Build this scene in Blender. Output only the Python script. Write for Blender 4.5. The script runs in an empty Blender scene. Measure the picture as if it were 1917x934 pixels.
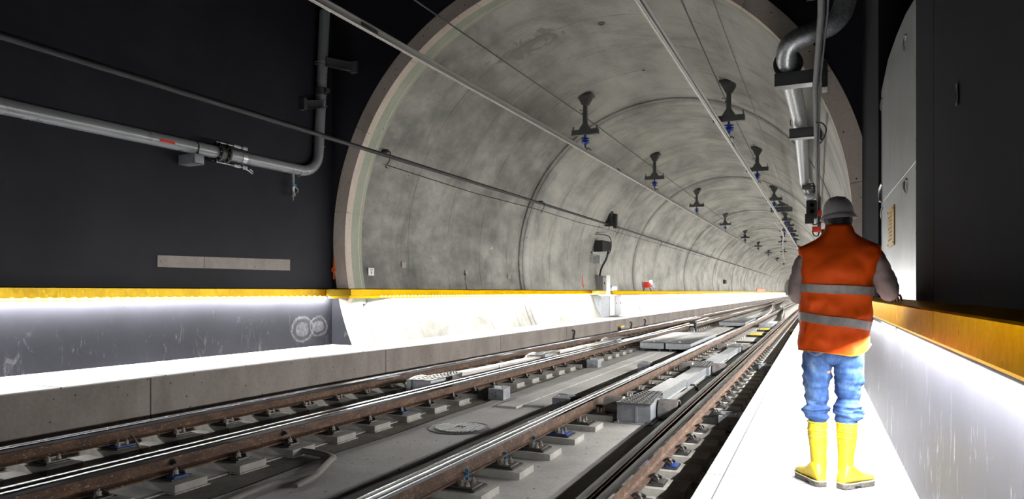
import bpy, bmesh, math, random
from mathutils import Vector, Matrix, noise
random.seed(7)
C = bpy.context.scene.collection
PI = math.pi

# ------------------------------------------------------------------ helpers
class MB:
    def __init__(s): s.v = []; s.f = []; s.m = []
    def add(s, vs, fs, mi=0):
        n = len(s.v); s.v += [tuple(v) for v in vs]
        s.f += [tuple(i + n for i in f) for f in fs]; s.m += [mi] * len(fs); return s
    def box(s, x0, x1, y0, y1, z0, z1, bev=0.0, mi=0, rot=None, c=None):
        bm = bmesh.new(); bmesh.ops.create_cube(bm, size=1.0)
        for v in bm.verts:
            v.co = Vector((v.co.x * (x1 - x0), v.co.y * (y1 - y0), v.co.z * (z1 - z0)))
        if bev > 0:
            bmesh.ops.bevel(bm, geom=bm.edges[:], offset=bev, segments=2, profile=0.7, affect='EDGES')
        ctr = Vector(((x0 + x1) / 2, (y0 + y1) / 2, (z0 + z1) / 2))
        if rot is not None:
            for v in bm.verts: v.co = rot @ v.co
        bm.verts.index_update()
        vs = [v.co + ctr for v in bm.verts]; fs = [[v.index for v in f.verts] for f in bm.faces]
        bm.free(); return s.add(vs, fs, mi)
    def cyl(s, p0, p1, r0, r1=None, n=16, mi=0, caps=True):
        r1 = r0 if r1 is None else r1
        p0, p1 = Vector(p0), Vector(p1); d = (p1 - p0).normalized()
        a = d.orthogonal().normalized(); b = d.cross(a)
        vs = []
        for p, r in ((p0, r0), (p1, r1)):
            for i in range(n):
                t = 2 * PI * i / n; vs.append(p + (a * math.cos(t) + b * math.sin(t)) * r)
        fs = [(i, (i + 1) % n, n + (i + 1) % n, n + i) for i in range(n)]
        if caps: fs += [tuple(range(n - 1, -1, -1)), tuple(range(n, 2 * n))]
        return s.add(vs, fs, mi)
    def tube(s, pts, r, n=12, mi=0, caps=True):
        pts = [Vector(p) for p in pts]; m = len(pts)
        rs = r if isinstance(r, (list, tuple)) else [r] * m
        d = (pts[1] - pts[0]).normalized(); a = d.orthogonal().normalized(); vs = []
        for k, p in enumerate(pts):
            if k == 0: t = pts[1] - pts[0]
            elif k == m - 1: t = pts[-1] - pts[-2]
            else: t = (pts[k + 1] - p).normalized() + (p - pts[k - 1]).normalized()
            t = t.normalized(); a = (a - t * a.dot(t)).normalized(); b = t.cross(a)
            for i in range(n):
                q = 2 * PI * i / n; vs.append(p + (a * math.cos(q) + b * math.sin(q)) * rs[k])
        fs = [(k * n + i, k * n + (i + 1) % n, (k + 1) * n + (i + 1) % n, (k + 1) * n + i) for k in range(m - 1) for i in range(n)]
        if caps: fs += [tuple(range(n - 1, -1, -1)), tuple(range((m - 1) * n, m * n))]
        return s.add(vs, fs, mi)
    def loft(s, rings, mi=0, cap0=True, cap1=True, closed=True):
        n = len(rings[0]); vs = [p for r in rings for p in r]; k = n if closed else n - 1
        fs = [(j * n + i, j * n + (i + 1) % n, (j + 1) * n + (i + 1) % n, (j + 1) * n + i) for j in range(len(rings) - 1) for i in range(k)]
        if cap0: fs.append(tuple(range(n - 1, -1, -1)))
        if cap1: fs.append(tuple(range((len(rings) - 1) * n, len(rings) * n)))
        return s.add(vs, fs, mi)
    def sweep(s, prof, path, mats=None, caps=True):
        """prof: (side, up) points, clockwise; path: points that run mostly along +Y"""
        path = [Vector(p) for p in path]; rings = []
        for k, p in enumerate(path):
            if k == 0: t = path[1] - path[0]
            elif k == len(path) - 1: t = path[-1] - path[-2]
            else: t = (path[k + 1] - p).normalized() + (p - path[k - 1]).normalized()
            t.z = 0; t.normalize(); side = Vector((t.y, -t.x, 0))
            rings.append([p + side * a + Vector((0, 0, b)) for a, b in prof])
        n = len(prof); base = len(s.v); s.v += [tuple(p) for r in rings for p in r]
        for j in range(len(rings) - 1):
            for i in range(n):
                s.f.append((base + j * n + i, base + j * n + (i + 1) % n, base + (j + 1) * n + (i + 1) % n, base + (j + 1) * n + i))
                s.m.append(mats[i] if mats else 0)
        if caps:
            s.f.append(tuple(base + i for i in range(n - 1, -1, -1))); s.m.append(1 if mats else 0)
            s.f.append(tuple(base + (len(rings) - 1) * n + i for i in range(n))); s.m.append(1 if mats else 0)
        return s
    def lathe(s, prof, origin, n=24, axis='Z', mi=0, sx=1, sy=1):
        o = Vector(origin); rings = []
        for r, h in prof:
            ring = []
            for i in range(n):
                t = 2 * PI * i / n; a, b = r * math.cos(t) * sx, r * math.sin(t) * sy
                q = {'Z': (a, b, h), 'Y': (a, h, b), 'X': (h, a, b)}[axis]; ring.append(o + Vector(q))
            rings.append(ring)
        return s.loft(rings, mi)

def mesh_of(mb, name, mats, smooth=35, off=(0, 0, 0)):
    me = bpy.data.meshes.new(name); o = Vector(off)
    me.from_pydata([tuple(Vector(v) - o) for v in mb.v], [], mb.f)
    for m in (mats if isinstance(mats, (list, tuple)) else [mats]): me.materials.append(m)
    me.polygons.foreach_set('material_index', mb.m)
    bm = bmesh.new(); bm.from_mesh(me); bmesh.ops.recalc_face_normals(bm, faces=bm.faces[:]); bm.to_mesh(me); bm.free()
    if smooth:
        me.shade_smooth(); me.set_sharp_from_angle(angle=math.radians(smooth))
    me.update(); return me

def tag(o, label=None, cat=None, group=None, kind=None):
    if label: o['label'] = label
    if cat: o['category'] = cat
    if group: o['group'] = group
    if kind: o['kind'] = kind
    return o
def origin_of(p):
    q = Vector((0, 0, 0))
    while p is not None: q += p.location; p = p.parent
    return q
def part(name, mb, mats, parent=None, smooth=35, label=None, at=None):
    """geometry given in world coordinates; child of parent (unrotated). 'at' = own origin for top-level meshes"""
    base = origin_of(parent) if parent is not None else Vector(at or (0, 0, 0))
    o = bpy.data.objects.new(name, mesh_of(mb, name, mats, smooth, base)); C.objects.link(o)
    if parent is not None: o.parent = parent
    else: o.location = base
    if label: o['label'] = label
    return o
def thing(name, label, cat, loc=(0, 0, 0), group=None):
    o = bpy.data.objects.new(name, None); C.objects.link(o); o.location = loc; o.empty_display_size = 0.1
    return tag(o, label, cat, group)
def struct(name, mb, mats, smooth=35):
    return tag(part(name, mb, mats, None, smooth), kind='structure')
def copy_tree(o, parent=None):
    c = o.copy(); C.objects.link(c); c.parent = parent
    for ch in list(o.children): copy_tree(ch, c)
    return c
def lerp_path(tab, y):
    if y <= tab[0][0]:
        a, b = tab[0], tab[1]
    else:
        for a, b in zip(tab, tab[1:]):
            if y <= b[0]: break
    return a[1] + (b[1] - a[1]) * (y - a[0]) / (b[0] - a[0])

# ------------------------------------------------------------------ materials
def nt(name):
    m = bpy.data.materials.new(name); m.use_nodes = True; t = m.node_tree; t.nodes.clear()
    out = t.nodes.new('ShaderNodeOutputMaterial'); b = t.nodes.new('ShaderNodeBsdfPrincipled')
    t.links.new(b.outputs[0], out.inputs[0]); return m, t, b
def coords(t, scale=(1, 1, 1), rot=(0, 0, 0)):
    tc = t.nodes.new('ShaderNodeTexCoord'); mp = t.nodes.new('ShaderNodeMapping')
    mp.inputs['Scale'].default_value = scale; mp.inputs['Rotation'].default_value = rot
    t.links.new(tc.outputs['Object'], mp.inputs[0]); return mp.outputs[0]
def noi(t, vec, scale, detail=6, rough=0.6, dist=0.0):
    n = t.nodes.new('ShaderNodeTexNoise'); n.inputs['Scale'].default_value = scale; n.inputs['Detail'].default_value = detail
    n.inputs['Roughness'].default_value = rough; n.inputs['Distortion'].default_value = dist
    t.links.new(vec, n.inputs['Vector']); return n.outputs['Fac']
def ramp(t, fac, stops):
    r = t.nodes.new('ShaderNodeValToRGB'); e = r.color_ramp.elements
    while len(e) < len(stops): e.new(0.5)
    for k, (p, c) in enumerate(stops):
        e[k].position = p; e[k].color = (c[0], c[1], c[2], 1) if isinstance(c, tuple) else (c, c, c, 1)
    t.links.new(fac, r.inputs[0]); return r.outputs[0]
def mixc(t, fac, a, b, mode='MIX'):
    n = t.nodes.new('ShaderNodeMix'); n.data_type = 'RGBA'; n.blend_type = mode
    for s, v in ((0, fac), (6, a), (7, b)):
        if isinstance(v, (int, float)): n.inputs[s].default_value = v
        elif isinstance(v, tuple): n.inputs[s].default_value = (v[0], v[1], v[2], 1)
        else: t.links.new(v, n.inputs[s])
    return n.outputs[2]
def math_n(t, op, a, b=0.0):
    n = t.nodes.new('ShaderNodeMath'); n.operation = op
    for i, v in enumerate((a, b)):
        if isinstance(v, (int, float)): n.inputs[i].default_value = v
        else: t.links.new(v, n.inputs[i])
    return n.outputs[0]
def bump(t, b, h, strength=0.3, dist=0.01):
    n = t.nodes.new('ShaderNodeBump'); n.inputs['Strength'].default_value = strength; n.inputs['Distance'].default_value = dist
    t.links.new(h, n.inputs['Height']); t.links.new(n.outputs[0], b.inputs['Normal'])
def setb(b, col=None, rough=0.5, metal=0.0, spec=0.5):
    if col is not None: b.inputs['Base Color'].default_value = (*col, 1)
    b.inputs['Roughness'].default_value = rough; b.inputs['Metallic'].default_value = metal
    b.inputs['Specular IOR Level'].default_value = spec
def simple(name, col, rough=0.5, metal=0.0, var=0.25, scale=8, bmp=0.0, spec=0.5, stretch=(1, 1, 1), bscale=None):
    m, t, b = nt(name); setb(b, col, rough, metal, spec)
    v = coords(t, stretch); f = noi(t, v, scale)
    lo = tuple(c * (1 - var) for c in col); hi = tuple(min(1, c * (1 + var)) for c in col)
    t.links.new(ramp(t, f, [(0.3, lo), (0.7, hi)]), b.inputs['Base Color'])
    t.links.new(ramp(t, f, [(0.3, max(0, rough - 0.08)), (0.7, min(1, rough + 0.08))]), b.inputs['Roughness'])
    if bmp: bump(t, b, noi(t, v, bscale or scale * 4), bmp, 0.01)
    return m

def lining_material():
    m, t, b = nt('lining_concrete'); setb(b, None, 0.75, 0, 0.3)
    big = noi(t, coords(t, (0.9, 0.35, 0.9)), 0.9, 5, 0.6, 0.4)
    streak = noi(t, coords(t, (0.3, 2.2, 0.3)), 2.0, 5, 0.6, 0.3)
    fine = noi(t, coords(t), 9, 8, 0.7)
    c = ramp(t, big, [(0.25, (0.20, 0.20, 0.18)), (0.42, (0.33, 0.325, 0.295)), (0.56, (0.44, 0.43, 0.39)), (0.75, (0.55, 0.54, 0.485))])
    c = mixc(t, 0.28, c, ramp(t, streak, [(0.3, 0.78), (0.5, 0.98), (0.7, 1.06)]), 'MULTIPLY')
    c = mixc(t, 0.4, c, ramp(t, fine, [(0.3, 0.75), (0.65, 1.08)]), 'MULTIPLY')
    sp0 = t.nodes.new('ShaderNodeSeparateXYZ'); t.links.new(coords(t), sp0.inputs[0])
    edge = math_n(t, 'ADD', sp0.outputs[1], math_n(t, 'MULTIPLY', noi(t, coords(t), 0.8, 5), 3.0))
    old = math_n(t, 'MULTIPLY', math_n(t, 'MULTIPLY', math_n(t, 'LESS_THAN', edge, 22.6), math_n(t, 'GREATER_THAN', sp0.outputs[2], -0.1)), ramp(t, math_n(t, 'MULTIPLY', sp0.outputs[0], -0.1), [(0.58, 0.0), (0.72, 1.0)]))  # dark old concrete; tone stops at the handrail to paint the strip-lit part paler
    c = mixc(t, math_n(t, 'MULTIPLY', old, 0.85), c, mixc(t, 1.0, c, ramp(t, noi(t, coords(t, (1, 0.6, 1)), 1.7, 6, 0.65), [(0.35, 0.40), (0.65, 0.82)]), 'MULTIPLY'))
    cl = noi(t, coords(t, (0.5, 0.9, 0.5)), 0.7, 6, 0.65, 0.8)
    c = mixc(t, 1.0, c, ramp(t, cl, [(0.32, 0.62), (0.5, 0.97), (0.7, 1.08)]), 'MULTIPLY')
    # darker run-off patch of newer mortar in the crown of the first ring
    tc = t.nodes.new('ShaderNodeTexCoord'); sub = t.nodes.new('ShaderNodeVectorMath'); sub.operation = 'SUBTRACT'
    sub.inputs[1].default_value = (-6.0, 14.2, 5.6); t.links.new(tc.outputs['Object'], sub.inputs[0])
    sc = t.nodes.new('ShaderNodeVectorMath'); sc.operation = 'MULTIPLY'; sc.inputs[1].default_value = (0.8, 1.9, 0.8)
    t.links.new(sub.outputs[0], sc.inputs[0]); ln = t.nodes.new('ShaderNodeVectorMath'); ln.operation = 'LENGTH'
    t.links.new(sc.outputs[0], ln.inputs[0])
    wob = noi(t, coords(t), 2.2, 6, 0.65, 1.2)
    mk = math_n(t, 'ADD', ln.outputs['Value'], math_n(t, 'MULTIPLY', math_n(t, 'SUBTRACT', wob, 0.5), 5.0))
    mk = ramp(t, mk, [(0.45, 1.0), (0.52, 0.0)])
    c = mixc(t, math_n(t, 'MULTIPLY', mk, 0.8), c, (0.19, 0.175, 0.145))
    # small blow holes
    vo = t.nodes.new('ShaderNodeTexVoronoi'); vo.inputs['Scale'].default_value = 2.2; t.links.new(coords(t), vo.inputs['Vector'])
    c = mixc(t, ramp(t, vo.outputs['Distance'], [(0.025, 0.0), (0.04, 1.0)]), (0.05, 0.05, 0.045), c)
    # formwork seams run round the vault every 1.28 m
    sep = t.nodes.new('ShaderNodeSeparateXYZ'); t.links.new(coords(t), sep.inputs[0])
    yy = math_n(t, 'ADD', sep.outputs[1], math_n(t, 'MULTIPLY', noi(t, coords(t), 1.5, 3), 0.05))
    fr = math_n(t, 'FRACT', math_n(t, 'DIVIDE', math_n(t, 'ADD', yy, 30.8 - 20.9), 1.925))
    seam = ramp(t, math_n(t, 'ABSOLUTE', math_n(t, 'SUBTRACT', fr, 0.5)), [(0.007, 0.5), (0.015, 1.0)])
    c = mixc(t, ramp(t, noi(t, coords(t), 0.8, 2), [(0.4, 0.15), (0.6, 0.9)]), c, mixc(t, 1.0, c, seam, 'MULTIPLY'))
    jf = math_n(t, 'ABSOLUTE', math_n(t, 'SUBTRACT', math_n(t, 'FRACT', math_n(t, 'DIVIDE', math_n(t, 'ADD', sep.outputs[1], 61.6 - 20.9 - 0.14 + 7.7), 15.4)), 0.5))
    c = mixc(t, 1.0, c, ramp(t, jf, [(0.004, 0.66), (0.008, 0.62), (0.0115, 0.22), (0.0135, 0.22), (0.016, 0.72), (0.035, 1.0)]), 'MULTIPLY')
    t.links.new(c, b.inputs['Base Color'])
    bump(t, b, math_n(t, 'ADD', math_n(t, 'MULTIPLY', streak, 0.4), math_n(t, 'MULTIPLY', fine, 0.5)), 0.25, 0.015)
    return m
def painted_wall(name='dark_coated_wall', k=1.0):
    m, t, b = nt(name); setb(b, None, 0.5, 0, 0.12)
    v = coords(t); n1 = noi(t, v, 0.7, 5); st = noi(t, coords(t, (1, 1.0, 0.18)), 3.2, 6, 0.65, 0.5)
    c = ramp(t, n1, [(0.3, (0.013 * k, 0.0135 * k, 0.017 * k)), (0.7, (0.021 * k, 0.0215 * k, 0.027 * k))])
    vo = t.nodes.new('ShaderNodeTexVoronoi'); vo.inputs['Scale'].default_value = 3.0; t.links.new(v, vo.inputs['Vector'])
    c = mixc(t, ramp(t, vo.outputs['Distance'], [(0.022, 0.0), (0.03, 1.0)]), (0.008, 0.008, 0.01), c)
    # pale scuffs and lime runs low on the wall
    sc = noi(t, coords(t, (1, 1.2, 0.35), (0.3, 0, 0)), 4.5, 8, 0.75, 1.5)
    sep = t.nodes.new('ShaderNodeSeparateXYZ'); t.links.new(v, sep.inputs[0])
    low = ramp(t, math_n(t, 'MULTIPLY', sep.outputs[2], -1.0), [(0.35, 0.0), (0.75, 1.0)])
    scf = math_n(t, 'MULTIPLY', ramp(t, sc, [(0.57, 0.0), (0.66, 1.0)]), low)
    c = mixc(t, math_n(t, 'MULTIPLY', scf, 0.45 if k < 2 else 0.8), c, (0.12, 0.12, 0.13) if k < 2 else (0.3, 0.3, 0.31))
    scr = noi(t, coords(t, (9, 9, 0.7), (0.35, 0, 0)), 5.0, 3, 0.5, 0.0)
    msk = ramp(t, noi(t, v, 1.3, 2), [(0.52, 0.0), (0.6, 1.0)])
    c = mixc(t, math_n(t, 'MULTIPLY', math_n(t, 'MULTIPLY', ramp(t, scr, [(0.74, 0.0), (0.76, 1.0)]), msk), 0.5), c, (0.12, 0.12, 0.13))
    t.links.new(c, b.inputs['Base Color'])
    # two pale circular scuffs beside the portal corner
    for cy_, cz_, rr_ in ((10.75, -0.74, 0.24), (11.2, -0.70, 0.20)):
        sb_ = t.nodes.new('ShaderNodeVectorMath'); sb_.operation = 'SUBTRACT'; sb_.inputs[1].default_value = (0, cy_, cz_); t.links.new(v, sb_.inputs[0])
        ml_ = t.nodes.new('ShaderNodeVectorMath'); ml_.operation = 'MULTIPLY'; ml_.inputs[1].default_value = (0, 0.8, 1); t.links.new(sb_.outputs[0], ml_.inputs[0])
        ln_ = t.nodes.new('ShaderNodeVectorMath'); ln_.operation = 'LENGTH'; t.links.new(ml_.outputs[0], ln_.inputs[0])
        dd = math_n(t, 'ADD', ln_.outputs['Value'], math_n(t, 'MULTIPLY', math_n(t, 'SUBTRACT', noi(t, v, 6, 4), 0.5), 0.10))
        mk_ = ramp(t, dd, [(0.02, 0.9), (rr_ * 0.55, 0.75), (rr_ * 0.65, 0.1), (rr_ * 0.85, 0.15), (rr_ * 0.95, 0.8), (rr_, 0.7), (rr_ * 1.12, 0.0)])
        lf_ = math_n(t, 'LESS_THAN', sep.outputs[0], -5.0)
        c = mixc(t, math_n(t, 'MULTIPLY', math_n(t, 'MULTIPLY', mk_, lf_), ramp(t, noi(t, v, 9, 6, 0.8, 1.0), [(0.35, 0.15), (0.62, 0.75)])), c, (0.17, 0.17, 0.18)); t.links.new(c, b.inputs['Base Color'])
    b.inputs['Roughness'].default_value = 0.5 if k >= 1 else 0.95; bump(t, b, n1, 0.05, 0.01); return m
def curb_concrete(name, lo, hi, holes=True, bstr=0.3, sc=1.2, rough=0.85):
    m, t, b = nt(name); setb(b, None, rough, 0, 0.3); v = coords(t)
    n1 = noi(t, coords(t, (1, 1, 0.5)), sc, 7, 0.65, 0.3); n2 = noi(t, v, 22, 6, 0.7)
    c = ramp(t, n1, [(0.28, lo), (0.72, hi)]); c = mixc(t, 0.5, c, ramp(t, n2, [(0.3, 0.72), (0.65, 1.08)]), 'MULTIPLY')
    if holes:
        vo = t.nodes.new('ShaderNodeTexVoronoi'); vo.inputs['Scale'].default_value = 7.0; t.links.new(v, vo.inputs['Vector'])
        c = mixc(t, ramp(t, vo.outputs['Distance'], [(0.07, 0.0), (0.10, 1.0)]), (0.05, 0.045, 0.04), c)
    t.links.new(c, b.inputs['Base Color']); bump(t, b, n2, bstr, 0.01); return m
def slab_paving(name, pitch, seam_x):
    m, t, b = nt(name); setb(b, None, 0.7, 0, 0.4); v = coords(t)
    n1 = noi(t, v, 2.5, 7, 0.7, 0.4)
    c = ramp(t, n1, [(0.3, (0.40, 0.40, 0.41)), (0.6, (0.50, 0.50, 0.51)), (0.8, (0.55, 0.55, 0.55))])
    sep = t.nodes.new('ShaderNodeSeparateXYZ'); t.links.new(v, sep.inputs[0])
    fr = math_n(t, 'FRACT', math_n(t, 'DIVIDE', math_n(t, 'ADD', sep.outputs[1], 100.12), pitch))
    j = math_n(t, 'ABSOLUTE', math_n(t, 'SUBTRACT', fr, 0.5))
    j = ramp(t, j, [(0.005, 0.0), (0.009, 1.0)])
    for sx in seam_x:
        k = math_n(t, 'ABSOLUTE', math_n(t, 'SUBTRACT', sep.outputs[0], sx)); k = ramp(t, k, [(0.003, 0.0), (0.006, 1.0)])
        j = math_n(t, 'MULTIPLY', j, k)
    c = mixc(t, j, (0.03, 0.03, 0.03), c)
    t.links.new(c, b.inputs['Base Color']); bump(t, b, math_n(t, 'MULTIPLY', n1, 1.0), 0.12, 0.01); return m
def rust_mat():
    m, t, b = nt('rusty_rail_steel'); setb(b, None, 0.7, 0.15, 0.4); v = coords(t, (1, 0.45, 1))
    n1 = noi(t, v, 10, 8, 0.75, 0.3); n2 = noi(t, coords(t, (1, 0.6, 1)), 55, 5, 0.7)
    c = ramp(t, n1, [(0.3, (0.028, 0.015, 0.010)), (0.5, (0.075, 0.038, 0.021)), (0.68, (0.17, 0.10, 0.06)), (0.8, (0.30, 0.23, 0.18))])
    c = mixc(t, ramp(t, n2, [(0.60, 0.0), (0.66, 0.8)]), c, (0.42, 0.33, 0.26))
    t.links.new(c, b.inputs['Base Color']); bump(t, b, n2, 0.3, 0.005); return m
def gold_mat():
    m, t, b = nt('gold_anodised_metal'); setb(b, (0.4, 0.22, 0.02), 0.36, 1.0, 0.5); b.inputs['Specular Tint'].default_value = (0.8, 0.52, 0.16, 1)
    f = noi(t, coords(t, (30, 1.5, 1)), 14, 5, 0.7)
    t.links.new(ramp(t, f, [(0.3, 0.26), (0.7, 0.42)]), b.inputs['Roughness'])
    t.links.new(ramp(t, noi(t, coords(t), 1.6, 4), [(0.3, (0.22, 0.135, 0.012)), (0.7, (0.31, 0.205, 0.018))]), b.inputs['Base Color'])
    bump(t, b, noi(t, coords(t, (3, 3, 26)), 12, 4), 0.12, 0.002); return m
def emit(name, col, s):
    m, t, b = nt(name); setb(b, col, 0.4)
    b.inputs['Emission Color'].default_value = (*col, 1); b.inputs['Emission Strength'].default_value = s; return m
def brushed(name, col, rough, metal, sc=(2, 30, 1)):
    m, t, b = nt(name); setb(b, col, rough, metal)
    f = noi(t, coords(t, sc), 6, 6, 0.7, 0.3); g = noi(t, coords(t), 1.1, 4)
    t.links.new(ramp(t, f, [(0.3, rough - 0.1), (0.7, rough + 0.12)]), b.inputs['Roughness'])
    t.links.new(ramp(t, g, [(0.3, tuple(c * 0.75 for c in col)), (0.7, tuple(min(1, c * 1.15) for c in col))]), b.inputs['Base Color'])
    bump(t, b, f, 0.1, 0.004); return m
def galvanised():
    m, t, b = nt('galvanised_steel'); setb(b, None, 0.38, 0.8)
    vo = t.nodes.new('ShaderNodeTexVoronoi'); vo.inputs['Scale'].default_value = 38; t.links.new(coords(t), vo.inputs['Vector'])
    t.links.new(ramp(t, vo.outputs['Color'], [(0.2, (0.38, 0.40, 0.42)), (0.8, (0.58, 0.60, 0.62))]), b.inputs['Base Color'])
    return m
def denim():
    m, t, b = nt('faded_blue_denim'); setb(b, None, 0.85, 0, 0.2)
    n1 = noi(t, coords(t, (1, 1, 0.45)), 5.5, 6, 0.65, 0.5); n2 = noi(t, coords(t, (1, 1, 0.25)), 130, 3)
    c = ramp(t, n1, [(0.3, (0.012, 0.03, 0.10)), (0.48, (0.028, 0.065, 0.175)), (0.6, (0.075, 0.14, 0.29)), (0.74, (0.34, 0.42, 0.54))])
    c = mixc(t, 0.5, c, ramp(t, n2, [(0.35, 0.7), (0.65, 1.15)]), 'MULTIPLY')
    t.links.new(c, b.inputs['Base Color']); bump(t, b, n2, 0.2, 0.002); return m
def boot_yellow():
    m, t, b = nt('muddy_yellow_rubber'); setb(b, None, 0.4, 0, 0.5)
    n1 = noi(t, coords(t), 9, 7, 0.7, 0.6); n2 = noi(t, coords(t), 45, 5, 0.75)
    c = mixc(t, ramp(t, n1, [(0.50, 0.0), (0.66, 0.65)]), (0.66, 0.50, 0.02), (0.24, 0.19, 0.06))
    c = mixc(t, ramp(t, n2, [(0.64, 0.0), (0.72, 0.6)]), c, (0.16, 0.14, 0.08))
    t.links.new(c, b.inputs['Base Color']); return m

M = dict(
    lining=lining_material(), wall=painted_wall(), wall_lit=painted_wall('dark_wall_lit_copy', 2.4), wall_shaded=painted_wall('dark_wall_shaded_copy', 0.5),  # right wall's one dark coating: paler strip-lit copy below, near-black shaded copy above
    ring=curb_concrete('portal_concrete', (0.56, 0.47, 0.40), (0.72, 0.63, 0.55), True, 0.25, 1.5),
    seal=curb_concrete('pale_green_joint_mortar', (0.30, 0.32, 0.25), (0.42, 0.44, 0.35), False, 0.2, 2.0),
    curb=curb_concrete('curb_concrete', (0.18, 0.155, 0.14), (0.33, 0.30, 0.275)),
    floor=curb_concrete('rough_track_mortar', (0.10, 0.092, 0.08), (0.23, 0.215, 0.19), False, 1.0, 2.5),
    slab=curb_concrete('smooth_track_slab', (0.31, 0.30, 0.285), (0.48, 0.47, 0.45), True, 0.3, 0.9),
    block=curb_concrete('support_block_concrete', (0.22, 0.21, 0.19), (0.40, 0.39, 0.36), False, 0.3, 4),
    pave_r=slab_paving('platform_slabs_near', 0.67, (-0.57, 0.36)), pave_l=slab_paving('platform_slabs_far', 1.34, ()),
    rust=rust_mat(), steel=simple('polished_rail_head', (0.34, 0.35, 0.38), 0.16, 1.0, 0.0, 0.01),
    gold=gold_mat(), led=emit('led_lens', (1.0, 0.98, 0.94), 60.0),
    alu=simple('aluminium', (0.5, 0.49, 0.48), 0.42, 0.85, 0.04, 1), sheet=brushed('brushed_sheet_metal', (0.36, 0.38, 0.40), 0.34, 0.85, (1, 30, 0.6)),
    galv=galvanised(), greysteel=simple('grey_painted_steel', (0.075, 0.078, 0.08), 0.35, 0.3, 0.15, 5),
    pipe=simple('grey_painted_pipe', (0.24, 0.25, 0.26), 0.3, 0.1, 0.03, 1),
    darksteel=simple('dark_cast_steel', (0.05, 0.05, 0.048), 0.45, 0.5, 0.4, 14, 0.2),
    oilsteel=simple('oily_steel_plate', (0.12, 0.11, 0.10), 0.4, 0.6, 0.4, 18, 0.2),
    bolt=simple('worn_bolt_steel', (0.34, 0.31, 0.28), 0.4, 0.7, 0.4, 40),
    blueplate=simple('blue_coated_plate', (0.02, 0.06, 0.28), 0.4, 0.1, 0.2, 20), bluetape=simple('bright_blue_tape', (0.02, 0.28, 0.62), 0.5),
    insul=simple('blue_insulator_ceramic', (0.02, 0.06, 0.36), 0.2, 0.0, 0.1), black=simple('black_plastic', (0.010, 0.010, 0.011), 0.6, 0, 0.3),
    boxgrey=simple('light_grey_metal_box', (0.27, 0.285, 0.31), 0.4, 0.3, 0.2, 12), white=simple('white_enamel', (0.75, 0.75, 0.75), 0.4, 0, 0.05),
    treadrib=simple('bright_tread_ribs', (0.7, 0.69, 0.68), 0.4, 0.6), tread=simple('galvanised_tread_plate', (0.2, 0.197, 0.195), 0.45, 0.6, 0.15, 20), drum=simple('weathered_drum_steel', (0.2, 0.185, 0.175), 0.6, 0.3, 0.35, 9, 0.3),
    yellow=simple('yellow_housing', (0.82, 0.56, 0.04), 0.5, 0, 0.08), ironrib=simple('worn_iron_ribs', (0.2, 0.195, 0.21), 0.5, 0.5), iron=simple('cast_iron_cover', (0.05, 0.048, 0.052), 0.55, 0.5, 0.25, 12, 0.2),
    orange=simple('orange_plastic', (0.95, 0.13, 0.01), 0.45), red=simple('red_enamel', (0.6, 0.04, 0.02), 0.4), beam=curb_concrete('bare_concrete_strip', (0.28, 0.24, 0.22), (0.38, 0.34, 0.32), True, 0.3, 3),
    conduit=simple('dark_grey_conduit', (0.045, 0.045, 0.048), 0.6), copper=simple('contact_wire_metal', (0.8, 0.74, 0.70), 0.35, 0.8), label=simple('yellow_plate', (0.62, 0.40, 0.09), 0.5, 0, 0.1), tancable=simple('tan_cable', (0.15, 0.14, 0.125), 0.7),
)

# ------------------------------------------------------------------ setting out (metres; camera at the origin, +Y down the tunnel)
TX, TZ, TR = -4.25, 1.05, 4.85                     # tunnel axis and radius
YP = 11.6                                          # portal plane
YE = 230.0
HL, HR, HRAIL, FLOOR = -1.10, -1.22, -1.414, -1.70
curb_tab = [(-4, -8.35), (4.45, -8.02), (8.9, -7.82), (13, -7.52), (25, -7.38), (60, -7.42), (230, -7.45)]
wl = lambda y: -9.66 + (y - 5.36) * 0.0496
railA = [(-4, -6.87), (3.75, -6.80), (13, -6.70), (25, -6.52), (50, -6.5), (230, -6.5)]
railB = [(-4, -5.33), (3, -5.24), (13, -5.14), (25, -5.04), (50, -5.02), (230, -5.02)]

# floor
mb = MB(); mb.box(-9.9, 1.2, -4, YE, FLOOR - 0.3, FLOOR); struct('floor', mb, M['floor'], 0)
# raised smooth strip of slab between the two tracks, with a wavy trowelled edge
mb = MB(); ys = [(-4 + 0.35 * i) for i in range(120)] + [40 + 6 * i for i in range(32)]
top = []; 
for y in ys:
    xl = -4.45 - 0.018 * min(y, 14) + 0.07 * noise.noise(Vector((y * 0.8, 0, 0))) + 0.02 * noise.noise(Vector((y * 4, 3, 0)))
    xr = -3.64 + 0.03 * noise.noise(Vector((y * 1.1, 7, 0)))
    top.append([(xl - 0.03, y, FLOOR - 0.01), (xl, y, FLOOR + 0.022), (xr, y, FLOOR + 0.022), (xr + 0.03, y, FLOOR - 0.01)])
mb.loft(top, 0, False, False, False); struct('floor', mb, M['slab'], 30)
# wet-mortar floor bays under each rail, lighter bays between the supports
mb = MB()
for a, b in ((-2.98, -1.72), (-6.95, -5.02), (-1.62, -1.02)): mb.box(a, b, -4, YE, FLOOR - 0.02, FLOOR + 0.012)
struct('floor', mb, M['slab'], 0)

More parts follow.
